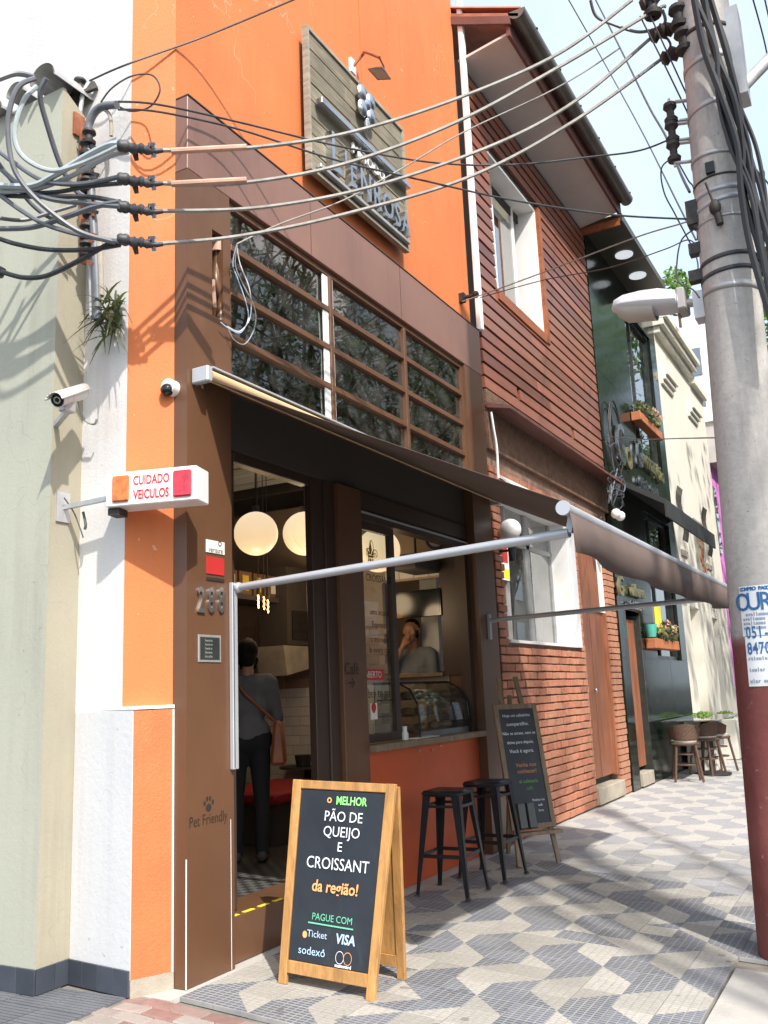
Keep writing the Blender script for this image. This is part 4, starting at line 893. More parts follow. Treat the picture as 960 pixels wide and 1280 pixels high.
at('PÃO DE', .535, .80, .078, 'chalk_white', wide=.92); at('QUEIJO', .53, .725, .078, 'chalk_white', wide=.92); at('E', .525, .655, .07, 'chalk_white'); at('CROISSANT', .515, .565, .088, 'chalk_white', wide=.86)
at('da região!', .51, .455, .085, 'chalk_orange', off=.0016, wide=.88, shear=.08)
at('PAGUE COM', .51, .32, .05, 'chalk_teal', wide=.9); B().quad(ap_(.27, .300, -.004), ap_(.73, .297, -.004), ap_(.73, .304, -.004), ap_(.27, .307, -.004)).obj('underline', 'chalk_teal', ab, fix=False)
at('Ticket', .37, .238, .05, 'chalk_blue'); at('VISA', .66, .228, .068, 'chalk_blue', off=.002, wide=.88, shear=.12); at('sodexo', .33, .155, .058, 'chalk_blue')
def ring2(u, v, r, mat, r2=None):
    c0 = ap_(u, v, -.004); upv = (ap_(u, 1)-ap_(u, 0)).normalized(); b_ = B(); n = 20
    for i in range(n):
        a0, a1 = 2*pi*i/n, 2*pi*(i+1)/n
        P = [c0+fx*(r*cos(a))*.8+upv*(r*sin(a)) for a in (a0, a1)]+[c0+fx*((r2 or 0)*cos(a))*.8+upv*((r2 or 0)*sin(a)) for a in (a1, a0)]
        b_.quad(*P)
    b_.obj('chalk_mark', mat, ab, fix=False)
ring2(.245, .245, .018, 'chalk_orange'); ring2(.62, .165, .032, 'chalk_white', .029); ring2(.70, .165, .032, 'chalk_orange', .029); at('mastercard', .66, .122, .022, 'chalk_white', off=.001)
ring2(.45, .185, .006, 'chalk_blue')
# back leaf
f3g = gl(f3); bx0 = V((f1.x-.0, f3g.y, GZ(f1.x))); bk = thing_parent = ab
def bp_(u, v, off=0): return bx0.lerp(f3g, u).lerp((tl-fn*.035).lerp(tr-fn*.035, u), v)+V((0, -off, 0))
def bslat(name, u0, v0, u1, v1, th, mat, off=0): return B().prism([bp_(u0, v0, off), bp_(u1, v0, off), bp_(u1, v1, off), bp_(u0, v1, off)], (0, .026*th, 0)).obj(name, mat, ab, bevel=.002)
bslat('back_stile', 0, 0, .085, .985, 1, 'pine'); bslat('back_stile', .915, 0, 1, .985, 1, 'pine'); bslat('back_rail', .086, .06, .914, .12, .95, 'pine'); bslat('back_panel', .088, .121, .912, .95, .4, 'pine', -.008)
bslat('back_rail', .086, .951, .914, .98, .95, 'pine')

# ================================================================ bar stools
def stool(label, c, rz, first=[None]):
    if first[0] is not None:
        s = copy_tree(first[0]); s.location = c; s.rotation_euler = (0, 0, rz); s['label'] = label; return s
    t = thing('bar_stool', label, 'bar stool', c, rz, 'metal bar stools at the counter'); first[0] = t
    Hs = .775; a, bb = .15, .215
    b_ = B(); b_.box((-.165, -.165, Hs-.045), (.165, .165, Hs)); b_.obj('seat', 'black_metal', t, bevel=.02, local=True, smooth=True)
    B().box((-.035, -.012, Hs+.0005), (.035, .012, Hs+.002)).obj('grip_hole', 'inner_dark', t, local=True)
    for sx in (-1, 1):
        for sy in (-1, 1):
            p0, p1 = V((sx*a, sy*a, Hs-.02)), V((sx*bb, sy*bb, .012)); b_ = B()
            # folded sheet leg: an angle section, wide above and narrow below
            for wx, wy in ((1, 0), (0, 1)):
                d0, d1 = .065, .024; n0 = V((-sx*wx, -sy*wy, 0)); th = V((-sx*(1-wx), -sy*(1-wy), 0))*.006
                b_.add([p0, p0+n0*d0, p1+n0*d1, p1, p0+th, p0+n0*d0+th, p1+n0*d1+th, p1+th], [(0, 1, 2, 3), (7, 6, 5, 4), (0, 4, 5, 1), (1, 5, 6, 2), (2, 6, 7, 3), (3, 7, 4, 0)])
            lg = b_.obj('leg', 'black_metal', t, local=True)
            B().box((p1.x-.018-sx*.006, p1.y-.018-sy*.006, 0), (p1.x+.018-sx*.006, p1.y+.018-sy*.006, .022)).obj('foot', 'rubber', lg, bevel=.004, local=True)
    k = .30; r_ = a+(bb-a)*(1-k/Hs)-.01
    for p, q_ in (((-r_, -r_), (r_, -r_)), ((r_, -r_), (r_, r_)), ((r_, r_), (-r_, r_)), ((-r_, r_), (-r_, -r_))):
        B().bar((*p, k), (*q_, k), .006, .028).obj('stretcher', 'black_metal', t, local=True)
    for p, q_ in (((-.15, -.155), (.15, -.155)), ((.155, -.15), (.155, .15)), ((.15, .155), (-.15, .155)), ((-.155, .15), (-.155, -.15))):
        B().bar((*p, .66), (*q_, .66), .006, .02).obj('brace', 'black_metal', t, local=True)
    return t
sA = (G(518, 1120)+G(585, 1129)+G(551, 1107)+G(613, 1114))/4
stool('black metal bar stool nearer the sandwich board', (sA.x, sA.y, GZ(sA.x)), .03)
stool('black metal bar stool standing beside the easel', (sA.x+.04, sA.y+.70, GZ(sA.x)), -.06)

# ================================================================ easel with chalkboard
e1, e2 = gl(G(645, 1084)), gl(G(700, 1080)); ex = (e2-e1); ex.z = 0; ew = ex.length; ex.normalize(); eb_ = V((-ex.y, ex.x, 0))
es = thing('easel_chalkboard', 'tall chalkboard menu on a wooden easel beside the bar stools', 'easel', e1)
ec = (e1+e2)/2
def ez(s, h, d=0): return V((ec.x, ec.y, 0))+ex*s+eb_*(.20*h+d)+V((0, 0, h))
for s in (-1, 1): B().bar(ez(s*.20, GZ(ec.x)+.01, -.02), ez(s*.09, 1.62, .03), .045, .025, ref=eb_).obj('leg', 'easel_wood', es, bevel=.003)
B().bar(V((ec.x, ec.y, GZ(ec.x)))+eb_*.55, ez(0, 1.45, .03), .035, .025, ref=eb_).obj('back_leg', 'easel_wood', es)
B().bar(ez(-.17, .45, .0), ez(.17, .45, .0), .02, .05).obj('crossbar', 'easel_wood', es)
hw = .225; z0_, z1_ = .27, 1.36
B().bar(ez(-.25, z0_-.025, -.055), ez(.25, z0_-.025, -.055), .09, .03).obj('tray', 'easel_wood', es, bevel=.003)
bdn = (ez(0, 1, 0)-ez(0, 0, 0)).normalized(); bn = ex.cross(bdn).normalized()
def bs(name, s0, h0, s1, h1, off, th, mat): return B().prism([ez(s0, h0)+bn*off, ez(s1, h0)+bn*off, ez(s1, h1)+bn*off, ez(s0, h1)+bn*off], -bn*th).obj(name, mat, es, bevel=.002)
bs('board_frame', -hw, z0_, -hw+.045, z1_, .04, .03, 'easel_wood'); bs('board_frame', hw-.045, z0_, hw, z1_, .04, .03, 'easel_wood'); bs('board_frame', -hw+.046, z1_-.045, hw-.046, z1_, .0395, .028, 'easel_wood'); bs('board_frame', -hw+.046, z0_, hw-.046, z0_+.045, .0395, .028, 'easel_wood')
bs('chalk_panel', -hw+.046, z0_+.046, hw-.046, z1_-.046, .03, .012, 'chalk')
def et(s, sx, h, size, mat, **k): text(s, ez(sx, h)+bn*.032, ex, bdn, size, mat, es, **k)
for s, h in (('Hoje um cafezinho', 1.245), ('compartilhe.', 1.165), ('Não se atrase, nem se', 1.085), ('deixe para depois.', 1.005), ('Você é agora.', .925)): et(s, 0, h, .038 if len(s) > 13 else .046, 'chalk_white')
et('Venha nos', .02, .80, .05, 'chalk_dim_orange', off=.001); et('conhecer!', .02, .745, .05, 'chalk_dim_orange', off=.001); et('# cafeteria', .02, .66, .045, 'chalk_dim_green', off=.001); et('café', .02, .60, .045, 'chalk_dim_green')
et('Retirar no', .09, .50, .03, 'chalk_white'); et('wifi', .10, .455, .03, 'chalk_white'); et('livre', .10, .41, .03, 'chalk_white')
for k_, s in enumerate((-.13, -.035)):
    p = ez(s, z0_+.10)+bn*.075
    t = tag(B().bar(p-bdn*.10, p+bdn*.12, .085, .05, ref=bn).obj('menu_holder', 'granite_matt', bevel=.008), ['left grey menu holder leaning on the easel tray', 'right grey menu holder leaning on the easel tray'][k_], 'menu holder', 'menu holders on the easel')

# ================================================================ wicker bar chairs, table, planters
def chair(label, c, rz, first=[None]):
    if first[0] is not None:
        s = copy_tree(first[0]); s.location = c; s.rotation_euler = (0, 0, rz); s['label'] = label; return s
    t = thing('wicker_chair', label, 'chair', c, rz, 'wicker bar chairs outside'); first[0] = t
    Hs = .60
    B().lathe([(.0, Hs-.05), (.22, Hs-.045), (.235, Hs-.02), (.22, Hs), (0, Hs)], k=18).obj('seat', 'wicker', t, smooth=True, local=True)
    B().lathe([(.0, Hs+.001), (.19, Hs+.001), (.20, Hs+.03), (.16, Hs+.045), (0, Hs+.05)], k=18).obj('cushion', 'seat_pad', t, smooth=True, local=True)
    b_ = B(); n, m_ = 20, 8; vs = []; fs = []
    for i in range(n+1):
        a_ = pi*.02+pi*.96*i/n; top = .235-.10*(abs(i/n-.5)*2)**2.2
        for j in range(m_+1): h = top*j/m_; r_ = .215+.035*(j/m_)+.004*((i+j) % 2); vs.append((-r_*cos(a_), -r_*sin(a_), Hs+.045+h))
    for i in range(n):
        for j in range(m_): fs.append((i*(m_+1)+j, (i+1)*(m_+1)+j, (i+1)*(m_+1)+j+1, i*(m_+1)+j+1))
    b_.add(vs, fs); o = b_.obj('backrest', 'wicker', t, local=True, fix=False); md = o.modifiers.new('s', 'SOLIDIFY'); md.thickness = .022
    for sx in (-1, 1):
        for sy in (-1, 1): B().cyl((sx*.14, sy*.14, Hs-.03), (sx*.21, sy*.21, 0), .022, .02, 8).obj('leg', 'wicker', t, smooth=True, local=True)
    B().tube([(.175*cos(a_*pi/10), .175*sin(a_*pi/10), .26) for a_ in range(21)], .013, 6).obj('foot_ring', 'wicker', t, smooth=True, local=True)
    B().tube([(.165*cos(a_*pi/10), .165*sin(a_*pi/10), .42) for a_ in range(21)], .01, 6).obj('upper_ring', 'wicker', t, smooth=True, local=True)
    return t
c1, c2 = G(858, 978), G(900, 964)
chair('nearer wicker bar chair with pale cushion at the glass table', (c1.x, c1.y+.15, GZ(c1.x)), .3)
chair('farther wicker bar chair with pale cushion at the glass table', (c2.x, c2.y, GZ(c2.x)), -.5)
chair('wicker bar chair half hidden between the two others', (c1.x+.1, c1.y+1.3, GZ(c1.x)), 1.2)
tc = V((.55, 12.6, GZ(.55)))
t = thing('glass_table', 'round-cornered glass topped bar table behind the wicker chairs', 'table', tc)
B().box((tc.x-.45, tc.y-1.5, tc.z+.93), (tc.x+.4, tc.y+1.3, tc.z+.945)).obj('table_top', 'glass_table', t, bevel=.005); B().cyl(tc, tc+Z_*.93, .05).obj('column', 'iron', t); B().lathe([(0, 0), (.3, 0), (.3, .03), (.05, .06)], tc).obj('base', 'iron', t)
def leaves(n, c, rad, size, mat, shell=.0, flat=1.):
    b_ = B(); vs = []; fs = []; c = V(c)
    for i in range(n):
        while True:
            p = V((random.uniform(-1, 1), random.uniform(-1, 1), random.uniform(-1, 1)))
            if shell < p.length < 1: break
        p = c+V((p.x*rad[0], p.y*rad[1], p.z*rad[2])); d = V((random.gauss(0, 1), random.gauss(0, 1), random.gauss(0, 1))).normalized(); s_ = d.orthogonal().normalized(); l_ = size*random.uniform(.6, 1.3); k = len(vs)
        vs += [p-d*l_*.5, p+s_*l_*.28, p+d*l_*.5, p-s_*l_*.28]; fs.append((k, k+1, k+2, k+3))
    b_.add(vs, fs); return b_
for k_, (u, v, wd) in enumerate(((878, 893, .45), (906, 892, .55))):
    p = PX(u, v, .30); t = thing('planter', ['white planter box with clipped green shrub, left of the pair', 'white planter box with larger green shrub, right of the pair'][k_], 'planter', (p.x, p.y, 0), group='planters by the cream house')
    B().box((p.x-.25, p.y-.45, GZ(.3)), (p.x+.25, p.y+.45, p.z-.10)).obj('box', 'planter', t, bevel=.01); leaves(500, (p.x, p.y, p.z-.04), (.2, .34, .09), .05, 'leaf_bright').obj('shrub', 'leaf_bright', t, fix=False)
# flower boxes on the black building
for k_, (u, v, wy) in enumerate(((831, 800, .9), (811, 528, .85))):
    p = PX(u, v, .12); t = thing('flower_box', ['terracotta window box with mixed flowers at the bar ground floor', 'window box with pink flowers at the bar upper window'][k_], 'flower box', p, group='window boxes on the bar')
    B().box((.004, p.y-wy, p.z-.16), (.17, p.y+wy, p.z)).obj('box', 'terracotta', t, bevel=.01); leaves(420, (.12, p.y, p.z+.12), (.14, wy, .17), .10, 'fern').obj('foliage', 'fern', t, fix=False); leaves(150, (.14, p.y+.1, p.z+.18), (.15, wy*.8, .15), .07, 'flower').obj('flowers', 'flower', t, fix=False)
p = PX(814, 790, .16); tag(B().lathe([(.0, 0), (.07, 0), (.10, .2), (.09, .2), (.06, .02)], p-Z_*.08).obj('teal_pot', 'teal_pot', smooth=True), 'small teal pot at the near end of the terracotta window box', 'pot')
p = PX(822, 775, .14); tag(B().box((p.x, p.y-.2, p.z-.2), (p.x+.02, p.y+.2, p.z+.25)).obj('yellow_sign', 'yellow'), 'small yellow notice above the terracotta window box', 'notice')
p = PX(846, 365, .4); t = thing('roof_plant', 'bright green plant growing at the far end of the bar roof', 'plant', p); leaves(500, p, (.3, .6, .55), .14, 'leaf_bright').obj('foliage', 'leaf_bright', t, fix=False); B().cyl(p-Z_*.8, p, .03).obj('stem', 'bark', t)
# ================================================================ concrete utility pole
PB = V((2.77, 2.35, GZ(2.77)))
def pc(z): return V((PB.x+.021*z, PB.y, z))
def pr_(z): return .216-.0065*z
up_ = thing('utility_pole', 'concrete utility pole with maroon painted foot and pasted posters', 'utility pole', PB)
B().tube([pc(PB.z-.2)]+[pc(z) for z in (0, 1, 2, 3, 4, 5, 6, 7, 8, 9.5)], [pr_(0)]+[pr_(z) for z in (0, 1, 2, 3, 4, 5, 6, 7, 8, 9.5)], 40).obj('shaft', 'pole', up_, smooth=True)
def zat(u, v): return PD(u, v, dist(pc(3))*1.0)     # placeholder depth beside the pole
def zz(v, u=900): return PY(u, v, PB.y-.2).z
def band(z, h, mat, tilt=0, r=.006, name='band'):
    b_ = B(); n = 40; vs = []; fs = []
    for i in range(n):
        a_ = 2*pi*i/n; R = pr_(z)+r; dz = tilt*cos(a_)
        for k in (0, 1): vs.append(pc(z)+V((R*cos(a_), R*sin(a_), dz+(k-.5)*h)))
    for i in range(n): fs.append((2*i, 2*((i+1) % n), 2*((i+1) % n)+1, 2*i+1))
    b_.add(vs, fs); o = b_.obj(name, mat, up_, smooth=True, fix=False); md = o.modifiers.new('s', 'SOLIDIFY'); md.thickness = .006
for v, h, mt, tl_ in ((120, .04, 'galv', .02), (185, .03, 'galv', -.02), (215, .012, 'iron', 0), (232, .035, 'alu', .0), (246, .035, 'alu', .02), (268, .015, 'galv', 0), (318, .03, 'rubber', .01), (336, .03, 'rubber', .01), (356, .05, 'galv', -.01), (60, .05, 'galv', .01), (20, .03, 'iron', 0)): band(zz(v), h, mt, tl_)
def on_pole(u, v, off=.0):   # point of the shaft under a pixel, on its near face
    d = ray(u, v); best = None
    for i in range(600):
        p = CAM+d*(3.5+i*.01); c0 = pc(p.z)
        if (V((p.x, p.y, 0))-V((c0.x, c0.y, 0))).length <= pr_(p.z)+off: return p
    t_ = ((PB.y-CAM.y)/d.y); return CAM+d*t_
# posters, wrapped on the shaft
def poster(a0, a1, z0_, z1_, mat, r=.004, name='poster', skew=0.):
    b_ = B(); n = 14; vs = []; fs = []
    for i in range(n+1):
        a_ = a0+(a1-a0)*i/n
        for k, z in enumerate((z0_, z1_)): R = pr_(z)+r; sk_ = skew*(i/n-.5); vs.append(pc(z)+V((R*cos(a_), R*sin(a_), sk_)))
    for i in range(n): fs.append((2*i, 2*i+2, 2*i+3, 2*i+1))
    b_.add(vs, fs); return b_.obj(name, mat, up_, smooth=True, fix=False)
pA = on_pole(925, 735); c0 = pc(pA.z); aL = atan2(pA.y-c0.y, pA.x-c0.x)
zt, zm, zb = on_pole(940, 732).z, on_pole(940, 795).z, on_pole(945, 858).z
poster(aL, aL+1.35, zm, zt, 'paper'); poster(aL+.06, aL+1.35, zb, zm-.004, 'paper', .0045)
def ptext(s, frac, z, size, mat, wide=1.):   # print laid on the curved paper, one character at a time
    a_ = aL+frac
    for ch in s:
        R = pr_(z)+.006; q = pc(z)+V((R*cos(a_), R*sin(a_), 0)); tg = V((-sin(a_), cos(a_), 0))
        if ch != ' ': text(ch, q, tg, Z_, size, mat, up_, off=.002, wide=wide, name='print')
        a_ += size*.56*wide/R
ptext('OURO', .10, zt-.155, .16, 'print_blue', .8); ptext('COMPRO PAGO AVISTA', .08, zt-.03, .03, 'print_blue'); ptext('051-3881', .2, zt-.33, .105, 'print_blue', .62); ptext('8470-9221', .2, zt-.43, .105, 'print_blue', .62)
for k in range(4): ptext('avaliamos joias usadas', .1 if k else .2, zt-.19-.028*k, .028, 'print_grey')
for k in range(4): ptext('particular compra e venda'[k*2:], .16, zm-.08-.07*k, .03, 'print_grey')
# torn paper remnants and pale scratches on the shaft
for (u, v, w_, h) in ((898, 760, .035, .16), (902, 800, .03, .10), (893, 800, .02, .08)):
    p = on_pole(u, v); c0 = pc(p.z); a_ = atan2(p.y-c0.y, p.x-c0.x); poster(a_-w_*1.2, a_+w_*1.5, p.z-h/2, p.z+h/2, 'far_grey', .003, 'torn_paper', .06)
# insulator rack on the left of the pole
def spool(p, r=.05, h=.08, name='insulator', par=up_, ax=Z_):
    b_ = B(); s = [(.012, -h), (r*.9, -h*.95), (r, -h*.6), (r*.55, -h*.25), (r*.55, h*.25), (r, h*.6), (r*.9, h*.95), (.012, h)]
    b_.lathe(s, p, 12); return b_.obj(name, 'iron', par, smooth=True)
for (u, v) in ((838, 142), (840, 166), (842, 190)):
    p = PY(u, v, PB.y-.05); spool(p); q = pc(p.z); B().bar(p+Z_*.09, V((q.x-pr_(p.z)+.02, q.y, p.z+.09)), .03, .012).obj('rack_arm', 'galv', up_); B().bar(p-Z_*.09, V((q.x-pr_(p.z)+.02, q.y, p.z-.09)), .03, .012).obj('rack_arm', 'galv', up_)
    B().cyl(p-Z_*.12, p+Z_*.12, .01).obj('rack_pin', 'galv', up_)
for (u, v) in ((815, 8), (848, 22), (855, 52)):
    p = PY(u, v, PB.y-.1); spool(p, .07, .09)
for (u, v) in ((871, 312), (871, 346), (957, 318), (957, 335)):
    p = PY(u, v, PB.y-.05); q = pc(p.z); b_ = B().box((p.x-.05, p.y-.04, p.z-.04), (p.x+.05, p.y+.04, p.z+.04)); b_.bar(p, q, .03, .03); b_.obj('clamp', 'iron', up_)
p = on_pole(897, 262); b_ = B(); b_.sph(p+V((-.01, -.04, 0)), .05, 10, 7, (.8, .8, 1.2)); b_.cyl(p+V((-.02, -.05, .05)), p+V((-.05, -.06, .19)), .008); b_.cyl(p+V((0, -.04, -.05)), p+V((.01, -.04, -.13)), .025); b_.obj('spool_hook', 'iron', up_, smooth=True)
p = on_pole(888, 211); B().box((p.x-.03, p.y-.03, p.z-.04), (p.x+.03, p.y+.02, p.z+.04)).obj('wire_clip', 'black_metal', up_)
p = PY(868, 268, PB.y-.05); B().obox(p, (.05, 0, 0), (0, .05, 0), (.0, 0, .09)).obox(p+V((.04, 0, -.1)), (.03, 0, -.03), (0, .04, 0), (.03, 0, .03)).obj('tension_clamp', 'iron', up_)
# strut to the right with sleeve
p0, p1 = on_pole(925, 100), PY(975, 60, PB.y+.4); B().cyl(PY(925, 112, PB.y), p1, .045).obj('strut', 'galv', up_, smooth=True); B().box((pc(5.9).x+.14, PB.y-.1, 5.55), (pc(5.9).x+.24, PB.y+.1, 6.25)).obj('strut_plate', 'galv', up_)

# ================================================================ street lamp on the pole
zl_ = PY(868, 384, PB.y).z; a = pc(zl_); L0, L1 = PY(766, 388, PB.y), PY(852, 380, PB.y)
lp = thing('street_lamp', 'grey cobra-head street lamp on a short arm of the utility pole', 'street lamp', L1)
B().cyl(L1, a, .03).obj('arm', 'galv', lp, smooth=True); B().box((a.x-pr_(zl_)-.06, PB.y-.07, zl_-.11), (a.x-pr_(zl_)+.01, PB.y+.07, zl_+.09)).obj('bracket', 'galv', lp)
b = B(); vs = []; fs = []; n = 14; d = L0-L1; ring = 16
prof = [(0, .09, .07), (.04, .13, .10), (.3, .145, .125), (.55, .15, .12), (.8, .14, .10), (.94, .10, .07), (1, .03, .02)]
for t_, wy, hz in prof:
    c0 = L1+d*t_
    for k in range(ring):
        a_ = 2*pi*k/ring; zq = sin(a_); zq = zq if zq > 0 else zq*.42; vs.append(c0+V((0, wy*cos(a_), hz*zq)))
for i in range(len(prof)-1):
    for k in range(ring): fs.append((i*ring+k, i*ring+(k+1) % ring, (i+1)*ring+(k+1) % ring, (i+1)*ring+k))
fs += [tuple(range(ring)), tuple(range((len(prof)-1)*ring, len(prof)*ring))]
b.add(vs, fs).obj('housing', 'far_white', lp, smooth=True)
vs = []; fs = []; b = B()
for i, t_ in enumerate((.38, .5, .65, .8, .93)):
    for k in range(9): a_ = pi+pi*k/8; vs.append(L1+d*t_+V((0, (.125-.03*(t_ > .9))*cos(a_), (.10 if t_ < .9 else .05)*sin(a_)-.0)))
for i in range(4):
    for k in range(8): fs.append((i*9+k, i*9+k+1, (i+1)*9+k+1, (i+1)*9+k))
b.add(vs, fs).obj('lens', 'seat_pad', lp, smooth=True, fix=False)
B().box((L1.x-.02, L1.y-.1, L1.z-.07), (L1.x+.04, L1.y+.1, L1.z+.09)).obj('end_plate', 'far_grey', lp, bevel=.01)

# ================================================================ cables
dP = dist((2.6, 2.2, 6.6)); dL = dist(PY(182, 250, -.56))
tops = ['topmost', 'second highest', 'third highest', 'lowest']
mains = [[(195, 188), (310, 185), (440, 165), (580, 120), (700, 66), (790, 0)],
         [(195, 229), (300, 229), (430, 205), (570, 153), (700, 83), (815, 15), (832, 8)],
         [(195, 264), (330, 259), (470, 232), (620, 180), (720, 126), (813, 48)],
         [(195, 305), (300, 295), (430, 268), (590, 220), (720, 150), (828, 73)]]
for i, uv in enumerate(mains):
    cable('power_cable', tops[i]+' of the four thick grey cables slung from the pole to the left clamps', uv, dL, dP, .0135, 'cable_pale', group='thick cables to the cafe corner')
    # clamp at the left end: lumpy tape-wrapped connector with a bolt
    vv = uv[0][1]; c0 = PD(182, vv-2 if i else vv, dL); c1 = PD(205, vv, dL)
    t = thing('cable_clamp', tops[i]+' dark taped cable connector beside the brown pillar', 'cable clamp', c0, group='taped connectors at the cafe corner')
    b_ = B(); pts = [PD(u, vv+dv, dL) for u, dv in ((146, -6), (156, -5), (168, -2), (176, -2), (184, 0), (194, 1), (204, 0))]
    b_.tube(spline(pts, 4), [.022, .03, .035, .032, .036, .034, .024, .03, .036, .03, .022, .026, .034, .03, .022, .024, .028, .024, .02, .018, .016, .015, .014, .013, .012], 9); b_.obj('body', 'rubber', t, smooth=True)
    B().cyl(PD(190, vv-10, dL), PD(193, vv+9, dL), .014, k=6).cyl(PD(190, vv-10, dL), PD(190.5, vv-6, dL), .024, k=6).obj('bolt', 'steel', t)
    B().cyl(PD(168, vv-1, dL), PD(171, vv+13, dL), .02, .012, 7).obj('bolt', 'iron', t)
    if i < 2: B().cyl(PD(214, vv+(1 if i == 0 else 1), dL+.02), PD(308, vv-4, dL+.05), .018, k=8).obj('sleeve', 'copper_wrap', t, smooth=True)
# pole end clamps
for i, (u, v) in enumerate(((800, 8), (830, 40), (812, 48), (826, 76))):
    p = PD(u, v, dP); q = PD(u+22, v-12, dP)
    t = tag(B().tube([p, p.lerp(q, .25), p.lerp(q, .5), p.lerp(q, .75), q], [.03, .06, .035, .065, .03], 8).obj('strain_clamp', 'iron', smooth=True), tops[i]+' black strain clamp where the thick cables meet the pole', 'strain clamp', 'strain clamps at the pole')
cable('jumper_cable', 'grey looped jumper cable beside the pole top clamps', [(738, 0), (745, 20), (765, 30), (800, 40), (830, 30), (828, 12)], dP, dP, .012, 'cable_grey')
cable('jumper_cable', 'small grey jumper loop under the pole top clamps', [(812, 48), (828, 44), (838, 55), (833, 66), (825, 74)], dP, dP, .01, 'cable_grey')
dS = dist(PY(60, 230, -.62))
loops = [([(-5, 100), (20, 92), (42, 96)], 'cable_grey', .016, 'thick grey cable entering the largest cowl from the left edge'),
 ([(44, 98), (22, 110), (10, 150), (14, 200), (30, 232), (60, 262), (100, 290), (145, 303)], 'cable_grey', .015, 'thick grey cable dropping from the largest cowl to the lowest connector'),
 ([(46, 108), (30, 125), (18, 165), (28, 195), (62, 213), (100, 205), (150, 182)], 'cable_silver', .014, 'pale cable looping from the cowl to the topmost connector'),
 ([(58, 98), (50, 120), (60, 160), (75, 205), (92, 235), (105, 246)], 'cable_grey', .016, 'grey cable hanging straight down from the largest cowl'),
 ([(-5, 232), (40, 232), (70, 218), (110, 194), (140, 180), (162, 182)], 'cable_silver', .019, 'upper pale cable sweeping up to the topmost connector'),
 ([(-5, 240), (45, 236), (85, 222), (115, 206), (140, 194), (160, 190)], 'cable_silver', .014, 'lower pale cable sweeping up to the topmost connector'),
 ([(-5, 186), (20, 205), (55, 226), (100, 230), (150, 221)], 'cable_grey', .014, 'grey cable running right to the second connector'),
 ([(-5, 230), (30, 240), (70, 240), (110, 233), (152, 229)], 'rubber', .013, 'thin black cable running to the second connector'),
 ([(-5, 205), (25, 232), (60, 248), (105, 254), (150, 258)], 'cable_grey', .015, 'grey cable running right to the third connector'),
 ([(-5, 244), (50, 246), (110, 246), (150, 253)], 'rubber', .014, 'level black cable running to the third connector'),
 ([(-5, 286), (40, 284), (80, 272), (120, 258), (150, 252)], 'cable_grey', .016, 'grey cable rising from the left edge to the third connector'),
 ([(-5, 272), (30, 275), (65, 265), (95, 256)], 'cable_grey', .012, 'short grey cable rising behind the conduit'),
 ([(-5, 240), (25, 262), (60, 282), (110, 296), (150, 302)], 'cable_grey', .014, 'grey cable descending from the left edge to the lowest connector'),
 ([(-5, 297), (20, 305), (60, 312), (110, 312), (150, 306)], 'rubber', .014, 'black cable sagging along to the lowest connector'),
 ([(2, 340), (30, 347), (60, 344), (100, 325), (130, 308), (146, 301)], 'rubber', .015, 'lowest black cable swinging up from a dark coupling'),
 ([(-5, 200), (30, 245), (55, 268), (90, 285)], 'cable_grey', .013, 'steep grey cable crossing behind the others')]
for uv, mt, r_, lb in loops: cable('service_cable', lb, uv, dS-.05+random.uniform(-.12, .12), dL+random.uniform(-.03, .03) if uv[-1][0] > 140 else dS, r_, mt, group='service cables at the left corner', k=7)
tag(B().bar(PD(-6, 337, dS), PD(6, 343, dS), .05, .06).obj('cable_coupling', 'rubber', bevel=.01), 'dark cable coupling at the left photo edge', 'coupling')
dT = dist((.3, -.6, 5.3))
cable('thin_wire', 'thin dark wire from the parapet insulator rising to the top of the photo', [(112, 101), (160, 80), (260, 44), (385, -8)], dist((-.7, -.2, 5.5)), dist((1.6, .4, 6.8)), .007, 'rubber', group='thin wires')
dW = dist(PY(150, 132, -.30))
cable('thin_wire', 'upper dark wire from the bent conduit across the sign to the pole', [(148, 127), (200, 131), (300, 153), (420, 182), (540, 203), (640, 206), (740, 196), (800, 188), (842, 172)], dW, dP-.3, .007, 'rubber', group='thin wires')
cable('thin_wire', 'lower dark wire from the bent conduit passing below the sign to the pole', [(148, 137), (200, 140), (300, 162), (420, 200), (540, 228), (640, 250), (760, 268), (862, 274)], dW, dist((2.6, 2.2, 5.)), .007, 'rubber', group='thin wires')
cable('thin_wire', 'dark looped wire above the bent conduit', [(126, 128), (140, 110), (165, 95), (190, 94), (200, 112), (188, 133), (165, 139), (150, 134)], dW, dW, .006, 'rubber', group='thin wires')
cable('twisted_wire', 'thin twisted wire running from the cafe wires past the sign to the gutter', [(296, 305), (350, 280), (430, 250), (500, 212), (580, 165), (680, 118), (730, 90), (775, 60)], dist((.1, .5, 4.5)), dP, .006, 'cable_pale', group='thin wires')
cable('thin_wire', 'thin pale wire from the orange wall hook to the pole clamp', [(578, 377), (640, 355), (720, 325), (800, 295), (850, 280), (868, 274)], dist((0, 4.4, 5.7)), dist((2.5, 2.2, 5.)), .006, 'cable_pale', group='thin wires')
cable('thin_wire', 'thin wire sagging under the pale wire towards the bar roof', [(600, 372), (680, 350), (760, 335), (830, 312), (860, 300), (874, 312)], dist((0, 4.6, 5.7)), dist((2.5, 2.2, 4.9)), .005, 'rubber', group='thin wires')
cable('twisted_wire', 'twisted wire from the timber boards across the bar lettering to the pole', [(757, 545), (800, 549), (850, 548), (900, 547)], dist((.1, 9.4, 5.4)), dist((2.4, 2.6, 3.4)), .006, 'cable_grey', group='thin wires')
cable('overhead_wire', 'dark bundle wire descending from the top to the insulator rack', [(742, -5), (765, 40), (785, 80), (812, 135), (832, 170), (850, 215), (862, 240)], 16, dP-.4, .011, 'rubber', group='overhead wires')
